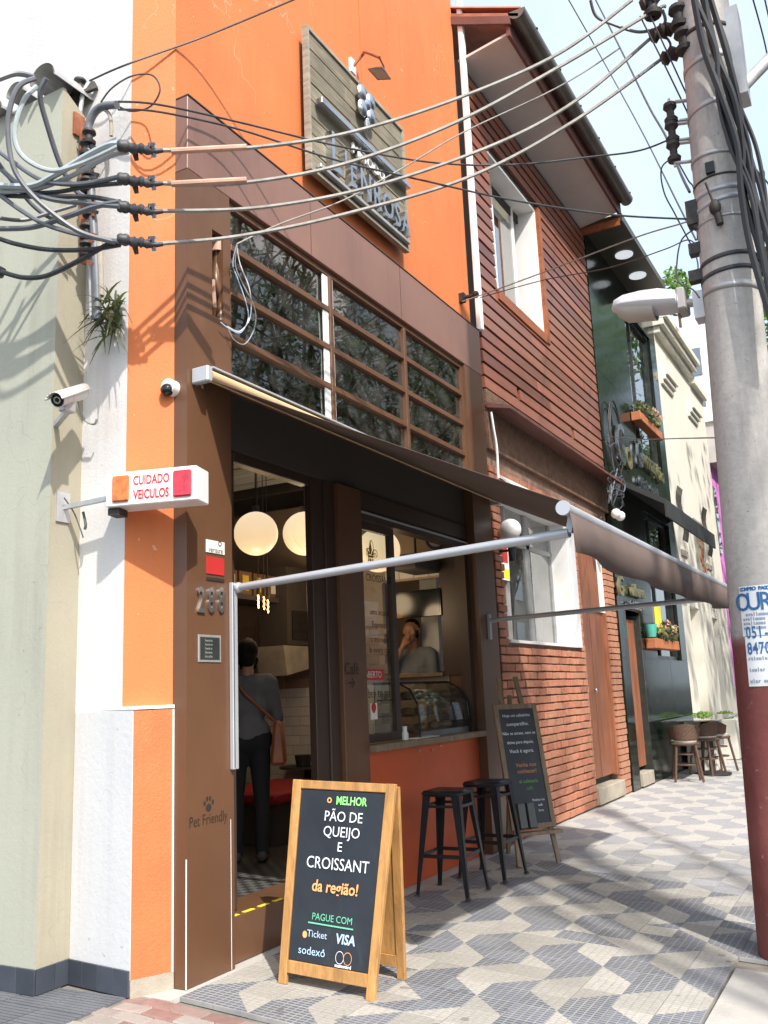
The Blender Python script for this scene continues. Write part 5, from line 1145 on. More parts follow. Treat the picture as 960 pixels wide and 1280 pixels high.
cable('overhead_wire', 'thin long wire crossing the sky left of the pole', [(708, -5), (745, 60), (800, 160), (845, 250), (870, 300)], 24, 11, .011, 'rubber', group='overhead wires')
for k, (uv) in enumerate(([(800, 20), (835, 90), (868, 160), (888, 212)], [(812, 18), (850, 100), (872, 150), (890, 212)], [(880, -5), (905, 60), (957, 300)], [(940, -5), (955, 50), (965, 100)], [(955, -5), (965, 40)], [(843, 196), (827, 210), (830, 240), (845, 270), (870, 320), (872, 345)], [(846, 200), (860, 225), (868, 240), (872, 300)])):
    cable('overhead_wire', ['outer thin tie wire slanting down the pole face', 'inner thin tie wire slanting down the pole face', 'thin wire right of the pole slanting down', 'short wire in the top right corner', 'outermost wire at the top right photo edge', 'looping tail wire left of the pole', 'straight tail wire left of the pole'][k], uv, dP-.1 if k != 2 else 9, dP-.6 if k < 2 else (9 if k in (2, 3, 4) else dP-.5), .006, 'rubber', group='overhead wires')
# fat black bundle running down the near right of the pole
for k in range(9):
    o_ = random.uniform(-22, 22); w_ = random.uniform(-22, 22)
    cable('bundle_cable', ['leftmost black', 'second black', 'third black', 'fourth black', 'middle black', 'sixth black', 'seventh black', 'eighth black', 'rightmost black'][k]+' cable of the thick bundle running down the pole', [(866+k*3+o_*.3, -10), (884+k*3.2+w_*.35, 60), (902+k*3+o_*.4, 120), (916+k*3-w_*.4, 180), (926+k*3-o_*.4, 240), (942+k*3+w_*.3, 310), (964+k*3, 400)], dP-.55+.03*k, dist((3.1, 1.8, 4.2)), .015 if k % 3 else .022, 'cable_black', group='black cable bundle')
for k in range(6):
    x0 = 935+k*5; cable('loose_wire', ['thin loose wire tangled right of the bundle, '+w__ for w__ in ('nearest the pole', 'second from the pole', 'third from the pole', 'fourth from the pole', 'fifth from the pole', 'farthest from the pole')][k], [(x0-10, 190+k*6), (x0+random.uniform(-8, 12), 215), (x0+random.uniform(-8, 14), 250), (x0+6, 300+10*k), (x0+random.uniform(-6, 8), 345)], dP-.5, dP-.5, .006, 'rubber', group='loose wires right of the pole')
cable('lamp_wire', 'thin wire feeding the street lamp down from the clamps', [(870, 285), (852, 300), (846, 330), (848, 352), (866, 362), (874, 372)], dP-.6, dist(pc(4.2))-.3, .006, 'rubber')
# conduits, insulator rack and hardware at the sage corner
cx = TX+.07
cw = thing('cable_conduit', 'bent grey conduit with insulator rack on the tan corner wall', 'conduit', (cx, -.25, 3.9))
def cpt(u, v, x=TX+.08): return PY(u, v, -.27-(x-TX-.05)*.5)
B().tube(spline([cpt(122, 400), cpt(120, 330), cpt(114, 240), cpt(110, 170), cpt(114, 148), cpt(126, 134), cpt(146, 131)]), .026, 10).obj('bent_conduit', 'cable_grey', cw, smooth=True)
B().tube(spline([cpt(126, 134, TX+.06), cpt(136, 142, TX+.06), cpt(139, 156, TX+.06), cpt(139, 170, TX+.06)]), .012, 8).obj('hook_conduit', 'cement', cw, smooth=True)
B().tube([cpt(114, 398, TX+.04), cpt(113, 320, TX+.04)], .013, 8).obj('thin_conduit', 'galv', cw, smooth=True); B().tube([cpt(124, 300, TX+.05), cpt(126, 370, TX+.05)], .022, 8).obj('side_conduit', 'cement', cw, smooth=True)
rk = B(); rk.bar(cpt(104, 160, TX+.02), cpt(104, 330, TX+.02), .05, .012, ref=X_); rk.obj('rack_bar', 'rust', cw)
for v in (172, 186, 212, 232, 262, 290, 312):
    p = cpt(110+random.uniform(-3, 3), v, TX+.10); spool(p, .045, .05, 'insulator', cw); B().bar(cpt(103, v, TX+.02), p, .02, .02).obj('rack_arm', 'rust', cw)
for k in range(14):
    v = 165+k*12; a_ = cpt(100+random.uniform(-3, 6), v, TX+.05); B().bar(a_, cpt(118+random.uniform(-6, 8), v+random.uniform(-8, 10), TX+.13), .016, .02).obj('hardware', random.choice(['iron', 'rust', 'rubber']), cw)
B().box((TX+.001, PX(91, 140, TX).y, PX(91, 168, TX).z), (TX+.02, PX(104, 140, TX).y, PX(91, 140, TX).z)).obj('brick_patch', 'rust', cw)
p = PX(100, 108, TX-.02); t = thing('parapet_insulator', 'small dark insulator hook on top of the sage parapet', 'insulator', p); spool(p, .045, .05, 'spool', t); B().tube([p-Z_*.22, p+V((.03, 0, -.05)), p+V((.08, .02, .03))], .016, 6).obj('hook', 'galv', t); B().bar(p+V((.03, 0, -.04)), p+V((.1, .05, .0)), .03, .05).obj('clamp', 'iron', t)
# ferns rooted on the white wall
p = PY(138, 398, -.24); t = thing('wall_fern', 'wild fern growing from the white wall beside the orange corner', 'plant', p); b_ = B(); vs = []; fs = []
for k in range(95):
    a_ = random.uniform(0, 2*pi); l_ = random.uniform(.10, .26); d = V((cos(a_)*.8, sin(a_)*.5-.35, random.uniform(-.7, 1.1))).normalized(); o_ = p+V((random.uniform(-.07, .07), random.uniform(-.03, .05), random.uniform(-.1, .12))); s_ = d.cross(V((.3, .2, 1))).normalized()*.011
    prev = None
    for j in range(5):
        q = o_+d*(l_*j/4)-Z_*(.10*(j/4)**2); w_ = s_*(1.15-j/4)*(1 if j else .5); k0 = len(vs); vs += [q-w_, q+w_]
        if j: fs.append((k0-2, k0-1, k0+1, k0))
b_.add(vs, fs).obj('fronds', 'fern', t, fix=False); B().cyl(p-Z_*.08, p+Z_*.04, .03).obj('root', 'bark', t)
# wires hanging at the pillar slot
st = thing('slot_conduits', 'orange-brown conduit bend set in the slot of the brown pillar', 'conduit', (-.08, .3, 4))
B().tube(spline([PX(270, 297, -.06), PX(271, 330, -.07), PX(270, 350, -.05), PX(276, 375, -.04), PX(275, 402, -.03)]), .028, 9).obj('bend', 'brown', st, smooth=True); B().cyl(PX(272, 302, -.06), PX(272, 316, -.06), .05).obj('collar', 'copper_wrap', st, smooth=True); B().tube([PX(266, 350, -.03), PX(268, 385, -.03)], .015, 7).obj('side_pipe', 'copper_wrap', st, smooth=True)
dd = dist((.03, .45, 4.2))
for k, (uv, mt) in enumerate((([(296, 305), (291, 330), (297, 348), (308, 380), (310, 400), (300, 416), (285, 410), (276, 403)], 'chalk_blue'), ([(297, 306), (294, 330), (301, 350), (318, 385), (318, 410), (306, 430), (292, 424), (284, 408)], 'cable_pale'), ([(296, 307), (300, 330), (312, 362), (313, 395), (300, 414), (284, 408)], 'plastic_white'))):
    cable('phone_wire', ['pale blue drop wire looping beside the transom', 'beige drop wire in the widest loop beside the transom', 'white drop wire in the inner loop beside the transom'][k], uv, dd, dd-.0, .004, mt, group='drop wires by the transom')
p = PX(294, 334, .04); tag(B().box((p.x-.02, p.y-.03, p.z-.02), (p.x+.02, p.y+.05, p.z+.02)).bar(p, p+V((0, .12, -.16)), .015, .02).obj('drop_clamp', 'iron'), 'small dark wire clamp beside the transom corner', 'wire clamp')
p = PX(580, 372, OX+.05); tag(B().box((OX, p.y-.03, p.z-.05), (OX+.06, p.y+.03, p.z+.05)).cyl(p, p+V((.12, .05, .02)), .02).sph(p+V((.12, .04, .02)), .04, 8, 6).obj('wall_hook', 'iron'), 'dark wire hook on the orange wall beside the downpipe', 'hook')
# loose white cable on the brick house corner
cable('hanging_cable', 'white cable hanging at the top of the brick corner', [(614, 515), (617, 535), (621, 560), (623, 598)], dist((.1, 5, 4.4)), dist((.1, 5, 3.8)), .014, 'plastic_white')
t = thing('cable_tangle', 'tangle of grey cables at the far end of the brick house ledge', 'cables', PX(768, 620, .2))
for k in range(9): pts = [PX(756+random.uniform(0, 18), 545+random.uniform(0, 20) if k < 3 else 600+random.uniform(0, 30), .2) for _ in range(2)]+[PX(758+random.uniform(0, 22), 585+random.uniform(0, 50), .25) for _ in range(4)]; B().tube(spline(pts, 6), .010, 5).obj('strand', random.choice(['cable_grey', 'rubber', 'rubber']), t, smooth=True)
p = PX(770, 642, .4); B().sph(p, .07, 10, 7).sph(p+V((0, .22, 0)), .07, 10, 7).obj('lamp_bulbs', 'plastic_white', t, smooth=True)

# ================================================================ exit warning sign, cameras
th_ = radians(17); sx_ = V((cos(th_), sin(th_), 0)); sn_ = V((-sin(th_), cos(th_), 0)); so_ = PY(132, 613, -.40)
def on_sign(u, v):
    d = ray(u, v); t_ = (so_-CAM).dot(sn_)/d.dot(sn_); return CAM+d*t_
def sgb(s0, s1, n0, n1, z0, z1): c_ = so_+sx_*((s0+s1)/2)+sn_*((n0+n1)/2); return B().obox((c_.x, c_.y, (z0+z1)/2), sx_*((s1-s0)/2), sn_*((n1-n0)/2), Z_*((z1-z0)/2))
sgn = thing('garage_warning_sign', 'white CUIDADO VEICULOS warning box with amber and red lamps', 'sign', PX(70, 618, TX))
W_ = (on_sign(246, 608)-so_).dot(sx_); zc = so_.z; hs_ = .098
sgb(0, W_, 0, .17, zc-hs_, zc+hs_).obj('box', 'plastic_white', sgn, bevel=.006)
for (ua, ub, mt) in ((141, 162, 'lens_amber'), (217, 240, 'lens_red')):
    sgb((on_sign(ua, 610)-so_).dot(sx_), (on_sign(ub, 610)-so_).dot(sx_), -.014, -.0005, zc-.075, zc+.075).obj('lamp_lens', mt, sgn, bevel=.008)
xc = so_+sx_*(on_sign(189, 610)-so_).dot(sx_)-sn_*.002
text('CUIDADO', xc+Z_*.016, sx_, Z_, .074, 'red_paint', sgn, off=.0016, wide=.64); text('VEICULOS', xc-Z_*.066, sx_, Z_, .074, 'red_paint', sgn, off=.0022, wide=.64)
ba_ = so_+sn_*.09; ba_.z = zc; B().bar((TX, ba_.y+.03, zc-.02), ba_+sx_*.02-Z_*.02, .026, .026).obj('bracket_arm', 'galv', sgn); B().box((TX+.001, ba_.y-.03, zc-.11), (TX+.014, ba_.y+.07, zc+.07)).obj('wall_plate', 'galv', sgn); sgb(.0, .07, .03, .13, zc-hs_-.04, zc-hs_-.001).obj('junction', 'iron', sgn)
cable('sign_wire', 'thin wire drooping below the warning sign bracket', [(80, 622), (92, 640), (100, 660), (104, 672)], dist((TX, -.3, 2.7)), dist((TX+.05, -.2, 2.5)), .004, 'rubber')
cable('sign_wire', 'short dark stub wire on the white wall under the warning sign', [(104, 640), (107, 655), (106, 662)], dist((-.6, -.25, 2.7)), dist((-.6, -.25, 2.6)), .008, 'rubber')
# CCTV bullet camera
q0, q1 = PX(66, 500, TX+.12), PX(101, 488, TX+.10); q0 = V((TX+.16, -.62, PX(70, 502, TX+.16).z)); q0 = PY(72, 500, -.60); q1 = PY(103, 490, -.34)
cc_ = thing('security_camera', 'white bullet security camera with sunshield on the tan corner wall', 'camera', q1)
d = (q0-q1).normalized(); B().cyl(q1, q0, .043, k=16).obj('body', 'camera_body', cc_, smooth=True); B().cyl(q0, q0+d*.004, .038, k=16).obj('front_glass', 'screen', cc_); B().tube([q0+d*.006+(d.orthogonal().normalized()*.018*cos(a_*.63)+d.cross(d.orthogonal().normalized())*.018*sin(a_*.63)) for a_ in range(11)], .004, 5).obj('led_ring', 'galv', cc_)
sd = d.cross(Z_).normalized(); b_ = B()
for s_ in range(-4, 4):
    a0, a1 = s_*pi/9, (s_+1)*pi/9; R = .055; P = lambda a_, t_: q1.lerp(q0+d*.05, t_)+sd*(R*sin(a_))+Z_*(R*cos(a_))
    b_.quad(P(a0, 0), P(a1, 0), P(a1, 1), P(a0, 1))
o = b_.obj('sunshield', 'camera_body', cc_, smooth=True, fix=False); md = o.modifiers.new('s', 'SOLIDIFY'); md.thickness = .004
m_ = q1.lerp(q0, .55); B().box((m_.x-.03, m_.y-.05, m_.z-.10), (m_.x+.03, m_.y+.03, m_.z-.043)).obj('mount', 'galv', cc_, bevel=.006); B().bar((m_.x, m_.y, m_.z-.08), (TX+.0, -.36, m_.z-.10), .03, .03).obj('bracket', 'galv', cc_)
cable('camera_wire', 'curling cable hanging from the security camera', [(97, 500), (103, 520), (110, 528), (118, 530), (121, 524)], dist(q1), dist((-.6, -.22, 3.2)), .007, 'cable_pale')
p = PX(211, 486, -.02); p = PY(211, 486, -.045)
dm = thing('dome_camera', 'small white dome camera on the edge of the brown pillar', 'camera', p); B().cyl(p+V((0, .045, .01)), p+V((0, -.015, .01)), .05, .052, 18).obj('base', 'plastic_white', dm, smooth=True); B().sph(p+V((0, -.015, -.012)), .04, 14, 9).obj('dome', 'screen', dm, smooth=True)
p = PX(168, 439, -.2); tag(B().prism([PY(u, v, -.16) for u, v in ((152, 446), (160, 438), (168, 432), (176, 434), (179, 444), (166, 447))], (0, .04, 0)).obj('plaster_hole', 'far_yellow'), 'patch of missing plaster showing pale filler on the orange corner', 'plaster patch') if False else None
# ================================================================ inside the cafe
for k, (u, v, x, lb) in enumerate(((320, 667, -1.1, 'lit white globe pendant at the left of the cafe doorway'), (381, 667, -1.35, 'lit white globe pendant behind another at the right of the doorway'), (393, 664, -.95, 'nearer lit globe pendant cut by the right door jamb'), (473, 688, -.75, 'lit globe pendant seen through the sliding pane'), (487, 690, -1.5, 'lit globe pendant peeping past the sliding sash'))):
    p = PX(u, v, x); R = 27.5/F*(p-CAM).dot(fw) if k != 4 else .16
    t = thing('globe_pendant', lb, 'pendant lamp', p, group='globe pendants in the cafe'); B().sph(p, R, 28, 18).obj('globe', 'globe_lit', t, smooth=True); pl_ = bpy.data.lights.new('bulb', 'POINT'); pl_.energy = 2.0; pl_.color = (1, .74, .45); pl_.shadow_soft_size = .12; po_ = bpy.data.objects.new('bulb', pl_); COL.objects.link(po_); po_.parent = t; po_.location = (0, 0, -R-.35); B().cyl(p+Z_*R, V((p.x, p.y, 3.69 if x < -1.15 else 5.09)), .006, k=6).obj('cord', 'iron', t); B().cyl(p+Z_*(R-.01), p+Z_*(R+.05), .03).obj('cap', 'steel', t)  # point lamp added in the air under each globe to brighten the room
sf = PX(345, 735, -2.1); zsh = sf.z-.13
t = thing('wall_shelf', 'dark long shelf above the cafe seating', 'shelf', (-2.1, 2.9, zsh)); B().box((-2.35, 2.2, zsh-.05), (-1.95, 4.28, zsh)).obj('board', 'inner_dark', t)
for y in (2.3, 3.3, 4.2): B().box((-2.3, y, zsh-.25), (-2.27, y+.03, zsh-.051)).obj('bracket', 'iron', t)
boxes = thing
y = 2.35; k = 0
lbn = ['brown product box with white label at the left of the shelf', 'brown box with red strip on the shelf', 'second brown box with pale label on the shelf', 'brown box with tan label mid shelf', 'brown box with yellow label on the shelf', 'brown box with small white tag near the shelf end', 'brown box with pale square label near the shelf end', 'last brown product box at the right of the shelf']
while k < 8:
    w_ = .205; h = random.uniform(.20, .24); t = thing('product_box', lbn[k], 'box', (-2.1, y, zsh), group='product boxes on the shelf')
    B().box((-2.25, y, zsh+.001), (-1.99, y+w_, zsh+h)).obj('carton', 'cardboard', t, bevel=.004); B().box((-1.9899, y+.05, zsh+.04), (-1.985, y+random.uniform(.1, .19), zsh+h-.04)).obj('label_patch', ['label_white', 'label_red', 'label_white', 'label_yellow', 'label_yellow', 'label_white', 'label_white', 'label_yellow'][k], t); y += w_+.03; k += 1
for k, (u, v) in enumerate(((323, 752), (330, 754), (335, 758))):
    p = PX(u, v, -1.6); t = thing('filament_bulb', ['left glowing filament bulb under the shelf', 'middle glowing filament bulb under the shelf', 'right glowing filament bulb under the shelf'][k], 'light bulb', p, group='filament bulbs'); B().tube([p+V((0, .006*math.sin(j*2.2), -.06+j*.015)) for j in range(9)], .006, 6).obj('filament', 'filament', t); B().cyl(p+Z_*.07, p+Z_*.13, .016).obj('socket', 'iron', t); B().cyl(p+Z_*.13, V((p.x, p.y, 3.69)), .004, k=5).obj('cord', 'iron', t)
# coffee grinder/hood block seen over the tiles
p = PX(372, 800, -1.85); t = thing('wall_cabinet', 'dark wall cabinet with slanted pale hood above the white tiles', 'cabinet', p); B().box((-2.2, p.y-.18, p.z-.05), (-1.85, min(4.29, p.y+.45), p.z+.75)).obj('carcass', 'inner_dark', t); B().prism([(-1.85, p.y-.25, p.z-.06), (-1.85, 4.285, p.z-.06), (-1.85, 4.285, p.z-.25), (-1.85, p.y-.2, p.z-.36)], (-.35, 0, 0)).obj('hood', 'cement', t); B().box((-1.849, p.y-.1, p.z), (-1.84, p.y+.3, p.z+.3)).obj('dark_front', 'screen', t)
# seat with red cushion, little table and cup
p = PX(352, 990, -1.5); bz = p.z; t = thing('padded_bench', 'dark bench with red cushion inside the cafe door', 'bench', (-1.5, p.y, .27)); B().box((-2.2, p.y-.3, .26), (-1.35, p.y+.9, bz-.08)).obj('base', 'inner_dark', t); b_ = B().box((-2.2, p.y-.32, bz-.079), (-1.33, p.y+.9, bz+.03)).obj('cushion', 'cushion', t, bevel=.03, smooth=True)
p = PX(385, 957, -2.0); t = thing('cafe_table', 'small round dark table inside the cafe', 'table', (p.x, p.y, .27)); B().lathe([(0, -.02), (.3, -.02), (.3, 0), (0, 0)], p, 24).obj('table_top', 'inner_dark', t); B().cyl((p.x, p.y, .26), p-Z_*.02, .04).obj('column', 'iron', t)
q = p+V((.05, -.16, 0)); tag(B().lathe([(0, 0), (.07, 0), (.09, .12), (.08, .12), (.062, .01), (0, .01)], q, 18).obj('cup', 'granite_matt', smooth=True), 'dark cup standing on the small cafe table', 'cup')
B_ = B().box((-3.0, 3.3, .27), (-2.9, 3.9, 1.5)); tag(B_.obj('wood_panel', 'pine'), 'upright pale wood panel behind the standing customer', 'panel')
B().box((-4.6, .43, .26), (-4.5, 4.74, 3.6)).obj('rear_partition', 'tan_tile', cafe)
# serving hatch in the far wall of the counter bay, the screen above it
HY = 4.30
def hw_(u, v): return PY(u, v, HY)
hx0, hx1 = hw_(492, 780).x-.12, hw_(553, 780).x; hz0, hz1 = hw_(520, 842).z, hw_(520, 727).z+.02
pwl = B().box((-5.6, HY, .26), (-.37, HY+.06, hz0)).box((-5.6, HY, hz1), (-.37, HY+.06, 3.6)).box((-5.6, HY, hz0), (hx0, HY+.06, hz1)).box((hx1, HY, hz0), (-.37, HY+.06, hz1)).obj('kitchen_partition', 'inner_wall', cafe)
inner_tiles(pwl, HY-.0125)
B().box((hx1+.005, HY-.03, hz0-.03), (-.21, HY-.001, hz1+.35)).obj('dark_shutter', 'brown_dark', pwl)
B().box((hx0, HY-.06, hz0-.035), (hx1, HY+.1, hz0-.001)).obj('pass_shelf', 'easel_wood', pwl)
zt_ = hw_(520, 716).z
for k in range(4): B().box((hx0+.05+k*.17, HY-.012, zt_-.05), (hx0+.21+k*.17, HY-.001, zt_+.05)).obj('pale_tile', 'wall_tile', pwl)
A, Cc = PY(494, 741, HY-.04), PY(553, 775, HY-.04); t = thing('television', 'dark flat television above the serving hatch', 'television', (A.x, HY-.04, Cc.z)); B().box((A.x, HY-.05, PY(520, 772, HY-.04).z), (Cc.x, HY-.015, PY(520, 738, HY-.04).z)).obj('case', 'screen', t, bevel=.006); B().box((A.x+.02, HY-.053, PY(520, 768, HY-.04).z), (Cc.x-.02, HY-.0505, PY(520, 741, HY-.04).z)).obj('panel', 'screen', t)
p = PY(545, 672, HY-.03); t = thing('wall_clock', 'round dark wall clock inside the cafe', 'clock', p); B().tube([p+V((.11*cos(a_*pi/12), 0, .11*sin(a_*pi/12))) for a_ in range(25)], .016, 6).obj('rim', 'black_metal', t, smooth=True); cb = B().cyl(p, p+Y_*.02, .11, k=24); cb.obj('dial', 'far_grey', t); B().bar(p-Y_*.004, p+V((0, -.004, .08)), .004, .01).bar(p-Y_*.004, p+V((.05, -.004, .02)), .004, .01).obj('hands', 'iron', t)
p = PX(520, 705, -.55); t = thing('speaker_box', 'black speaker box hanging under the cafe ceiling', 'speaker', p); B().box((p.x-.15, p.y-.28, p.z-.08), (p.x+.15, p.y+.28, p.z+.07)).obj('case', 'inner_dark', t, bevel=.02); B().cyl(p, V((p.x, p.y, 5.09)), .012).obj('hanger', 'iron', t)
# pastry case on the counter
y0_, y1_ = 3.12, 4.17; hC = .47; zc0 = 1.126
pcs = thing('pastry_case', 'curved glass pastry case on the orange counter', 'display case', (-.45, y0_, zc0))
prof = [(-.56, 0), (-.13, 0), (-.12, .12), (-.14, .28), (-.21, .41), (-.32, hC), (-.56, hC)]
for yy in (y0_, y1_-.012): B().prism([(x_, yy, zc0+z_) for x_, z_ in prof], (0, .012, 0)).obj('side_glass', 'glass', pcs)
b_ = B()
for (xa, za), (xb, zb_) in zip(prof[1:5], prof[2:6]): b_.quad((xa, y0_, zc0+za), (xa, y1_, zc0+za), (xb, y1_, zc0+zb_), (xb, y0_, zc0+zb_))
b_.obj('front_glass', 'glass', pcs, fix=False); B().box((-.57, y0_-.005, zc0), (-.125, y1_+.005, zc0+.05)).obj('base', 'steel', pcs); B().box((-.57, y0_, zc0+hC-.01), (-.32, y1_, zc0+hC+.012)).obj('lid', 'black_metal', pcs)
for pr2 in (y0_, y1_-.02): B().tube([(x_+.004, pr2+.01, zc0+z_) for x_, z_ in prof[1:6]], .009, 6).obj('rim', 'black_metal', pcs)
for k, zz_ in enumerate((.18, .32)):
    B().box((-.54, y0_+.02, zc0+zz_), (-.18-.03*k, y1_-.02, zc0+zz_+.012)).obj('shelf', 'steel', pcs)
for k in range(12):
    zz_ = zc0+(.052, .193, .333)[k % 3]; yy = y0_+.12+(k//3)*(y1_-y0_-.2)/3.3; b_ = B().sph((-.30, yy, zz_+.03), .06, 10, 7, (1, 1.5, .55)); tag(b_.obj('pastry', 'bread', smooth=True), 'golden pastry inside the curved glass case, '+('bottom', 'middle', 'top')[k % 3]+' shelf, '+('first', 'second', 'third', 'fourth')[k//3]+' from the left', 'pastry', 'pastries in the case')
p = PX(506, 912, -.12); tag(B().lathe([(0, 0), (.028, 0), (.03, .05), (.018, .07), (.02, .11), (0, .11)], (p.x, p.y, 1.126), 14).obj('salt_pot', 'plastic_white', smooth=True), 'small white pot beside the sliding window on the counter', 'pot')
p = PX(530, 911, -.12); tag(B().box((p.x-.05, p.y-.25, 1.126), (p.x+.05, p.y+.2, 1.132)).obj('paper_slip', 'label_white'), 'white paper strip lying on the counter', 'paper')

# ================================================================ people
def blob(name, caps, mat, parent, vox=.014, it=6):
    b_ = B()
    for p_, q_, r0, r1 in caps:
        p_, q_ = V(p_), V(q_); n = max(2, int((q_-p_).length/max(.01, min(r0, r1))*1.6))
        for i in range(n+1): t_ = i/n; b_.sph(p_.lerp(q_, t_), r0+(r1-r0)*t_, 10, 7)
    o = b_.obj(name, mat, parent, fix=False, local=True); m1 = o.modifiers.new('r', 'REMESH'); m1.mode = 'VOXEL'; m1.voxel_size = vox; m1.use_smooth_shade = True
    m2 = o.modifiers.new('s', 'SMOOTH'); m2.iterations = it; m2.factor = .5; return o
def head_caps(h, f):      # h = head centre, f = facing direction (unit, horizontal)
    s = V((-f.y, f.x, 0)); c = [(h+Z_*.03-f*.012, h+Z_*.03-f*.012, .088, .088), (h+Z_*.015+f*.03, h-Z_*.07+f*.035, .07, .052), (h-Z_*.02+f*.098, h+Z_*.02+f*.088, .014, .009), (h-Z_*.095+f*.055, h-Z_*.1+f*.06, .028, .026)]
    for k in (-1, 1): c += [(h+s*k*.082-Z_*.02, h+s*k*.086+Z_*.02, .013, .015), (h+s*k*.045+Z_*.0+f*.062, h+s*k*.05-Z_*.02+f*.06, .022, .022), (h+s*k*.02+Z_*.04+f*.084, h+s*k*.045+Z_*.042+f*.074, .01, .009)]
    c += [(h-Z_*.055+f*.088-s*.02, h-Z_*.055+f*.088+s*.02, .009, .009)]; return c
def hand_caps(w, d, n, curl=.5, side=1):   # wrist, hand direction, palm normal; four fingers of different lengths and a thumb at the side
    d, n = V(d).normalized(), V(n).normalized(); s = d.cross(n); c = [(w, w+d*.07, .024, .026)]
    for i, (o_, l_) in enumerate(((-.03, .062), (-.01, .075), (.011, .071), (.03, .055))):
        b0 = w+d*.085+s*o_; b1 = b0+d*l_*.45+n*.01*curl; b2 = b1+(d*cos(curl)+n*sin(curl))*l_*.35; b3 = b2+(d*cos(2*curl)+n*sin(2*curl))*l_*.3
        c += [(w+d*.045+s*o_*.8, b0, .013, .0095), (b0, b1, .0095, .009), (b1, b2, .009, .008), (b2, b3, .008, .0065)]
    t0 = w+d*.025-s*.026*side; t1 = t0+(d*.6-s*.7*side+n*.25).normalized()*.035; t2 = t1+(d*.9-s*.2*side+n*.3).normalized()*.028; c += [(t0, t1, .013, .010), (t1, t2, .010, .008)]; return c
# standing customer with back half turned, looking at a phone
fp = PZ(312, 1078, .262); fdir = V((-.55, .83, 0)).normalized()
ps = thing('person', 'person in dark grey shirt and black trousers standing inside the doorway', 'person', (fp.x, fp.y, .262)); sd = V((-fdir.y, fdir.x, 0))
hC_ = V((0, 0, 1.60))+fdir*.05; R_ = lambda k, z, f=0: sd*k+Z_*z+fdir*f
sk_ = head_caps(hC_, fdir)+[(R_(0, 1.36), R_(0, 1.52, .02), .055, .05), (R_(0, 1.0), R_(0, 1.25), .10, .09)]
for k in (-1, 1):
    sh, el, wr = R_(k*.185, 1.37), R_(k*.235, 1.09, .03), R_(k*.12, 1.14, .27); sk_ += [(sh, el, .044, .036), (el, wr, .035, .026)]+hand_caps(wr, fdir+Z_*.35-sd*k*.25, -sd*k, .7, k)
    sk_ += [(R_(k*.09, .95), R_(k*.10, .5, .01), .078, .052), (R_(k*.10, .5, .01), R_(k*.10, .09, -.01), .05, .038), (R_(k*.10, .05, -.04), R_(k*.11, .035, .16), .036, .03)]
blob('body', sk_, 'skin', ps, .011)
shc = [(R_(0, .98), R_(0, 1.18), .135, .13), (R_(-.05, 1.2), R_(.05, 1.2), .13, .13), (R_(-.09, 1.33), R_(.09, 1.33), .105, .105), (R_(-.16, 1.385), R_(.16, 1.385), .066, .066), (R_(-.06, .98), R_(.06, .98), .125, .125)]
for k in (-1, 1): shc += [(R_(k*.185, 1.37), R_(k*.235, 1.09, .03), .062, .052), (R_(k*.235, 1.09, .03), R_(k*.19, 1.11, .14), .05, .042)]
blob('shirt', shc, 'shirt_grey', ps, .013)
trc = [(R_(-.07, .93), R_(.07, .93), .128, .128)]
for k in (-1, 1): trc += [(R_(k*.085, .93), R_(k*.10, .5, .01), .098, .07), (R_(k*.10, .5, .01), R_(k*.10, .08, -.01), .068, .058)]
blob('trousers', trc, 'trousers', ps, .014)
blob('shoes', [(R_(k*.10, .05, -.04), R_(k*.115, .04, .18), .046, .04) for k in (-1, 1)], 'inner_dark', ps, .012)
hr = [(hC_+Z_*.045-fdir*.03, hC_+Z_*.045-fdir*.03, .092, .092), (hC_-Z_*.02-fdir*.05, hC_-Z_*.05-fdir*.045, .075, .06), (hC_+Z_*.09+fdir*.03, hC_+Z_*.09+fdir*.03, .06, .06)]
for k in (-1, 1): hr += [(hC_+sd*k*.07-Z_*.0+fdir*.0, hC_+sd*k*.072-Z_*.06+fdir*.02, .02, .016), (hC_+sd*k*.055-Z_*.09+fdir*.05, hC_-Z_*.125+fdir*.07, .022, .028)]
blob('hair', hr, 'hair', ps, .011)
# shoulder bag
bp = V((fp.x, fp.y, .262))+R_(-.24, .90, -.02); t = thing('shoulder_bag', 'tan leather shoulder bag hanging at the standing customer', 'bag', bp)
b_ = B().box((-.05, -.14, -.17), (.05, .14, .17)); b_.v = [tuple(bp+fdir*y_*(1.05 if z_ < 0 else .8)+sd*x_*(1.3 if z_ < 0 else .7)+Z_*z_) for x_, y_, z_ in b_.v]; b_.obj('pouch', 'leather', t, bevel=.025, smooth=True)
o_ = V((fp.x, fp.y, .262)); B().tube(spline([bp+fdir*.1+Z_*.15, o_+R_(-.1, 1.25, .14), o_+R_(.12, 1.455, .03), o_+R_(.02, 1.30, -.135), bp-fdir*.1+Z_*.15]), .011, 6).obj('strap', 'leather', t)
ph = o_+R_(0, 1.20, .37); tag(B().obox(ph, sd*.036, (fdir*.3+Z_).normalized()*.072, sd.cross((fdir*.3+Z_).normalized())*.005).obj('phone', 'screen', bevel=.002), 'dark phone held by the standing customer', 'phone')
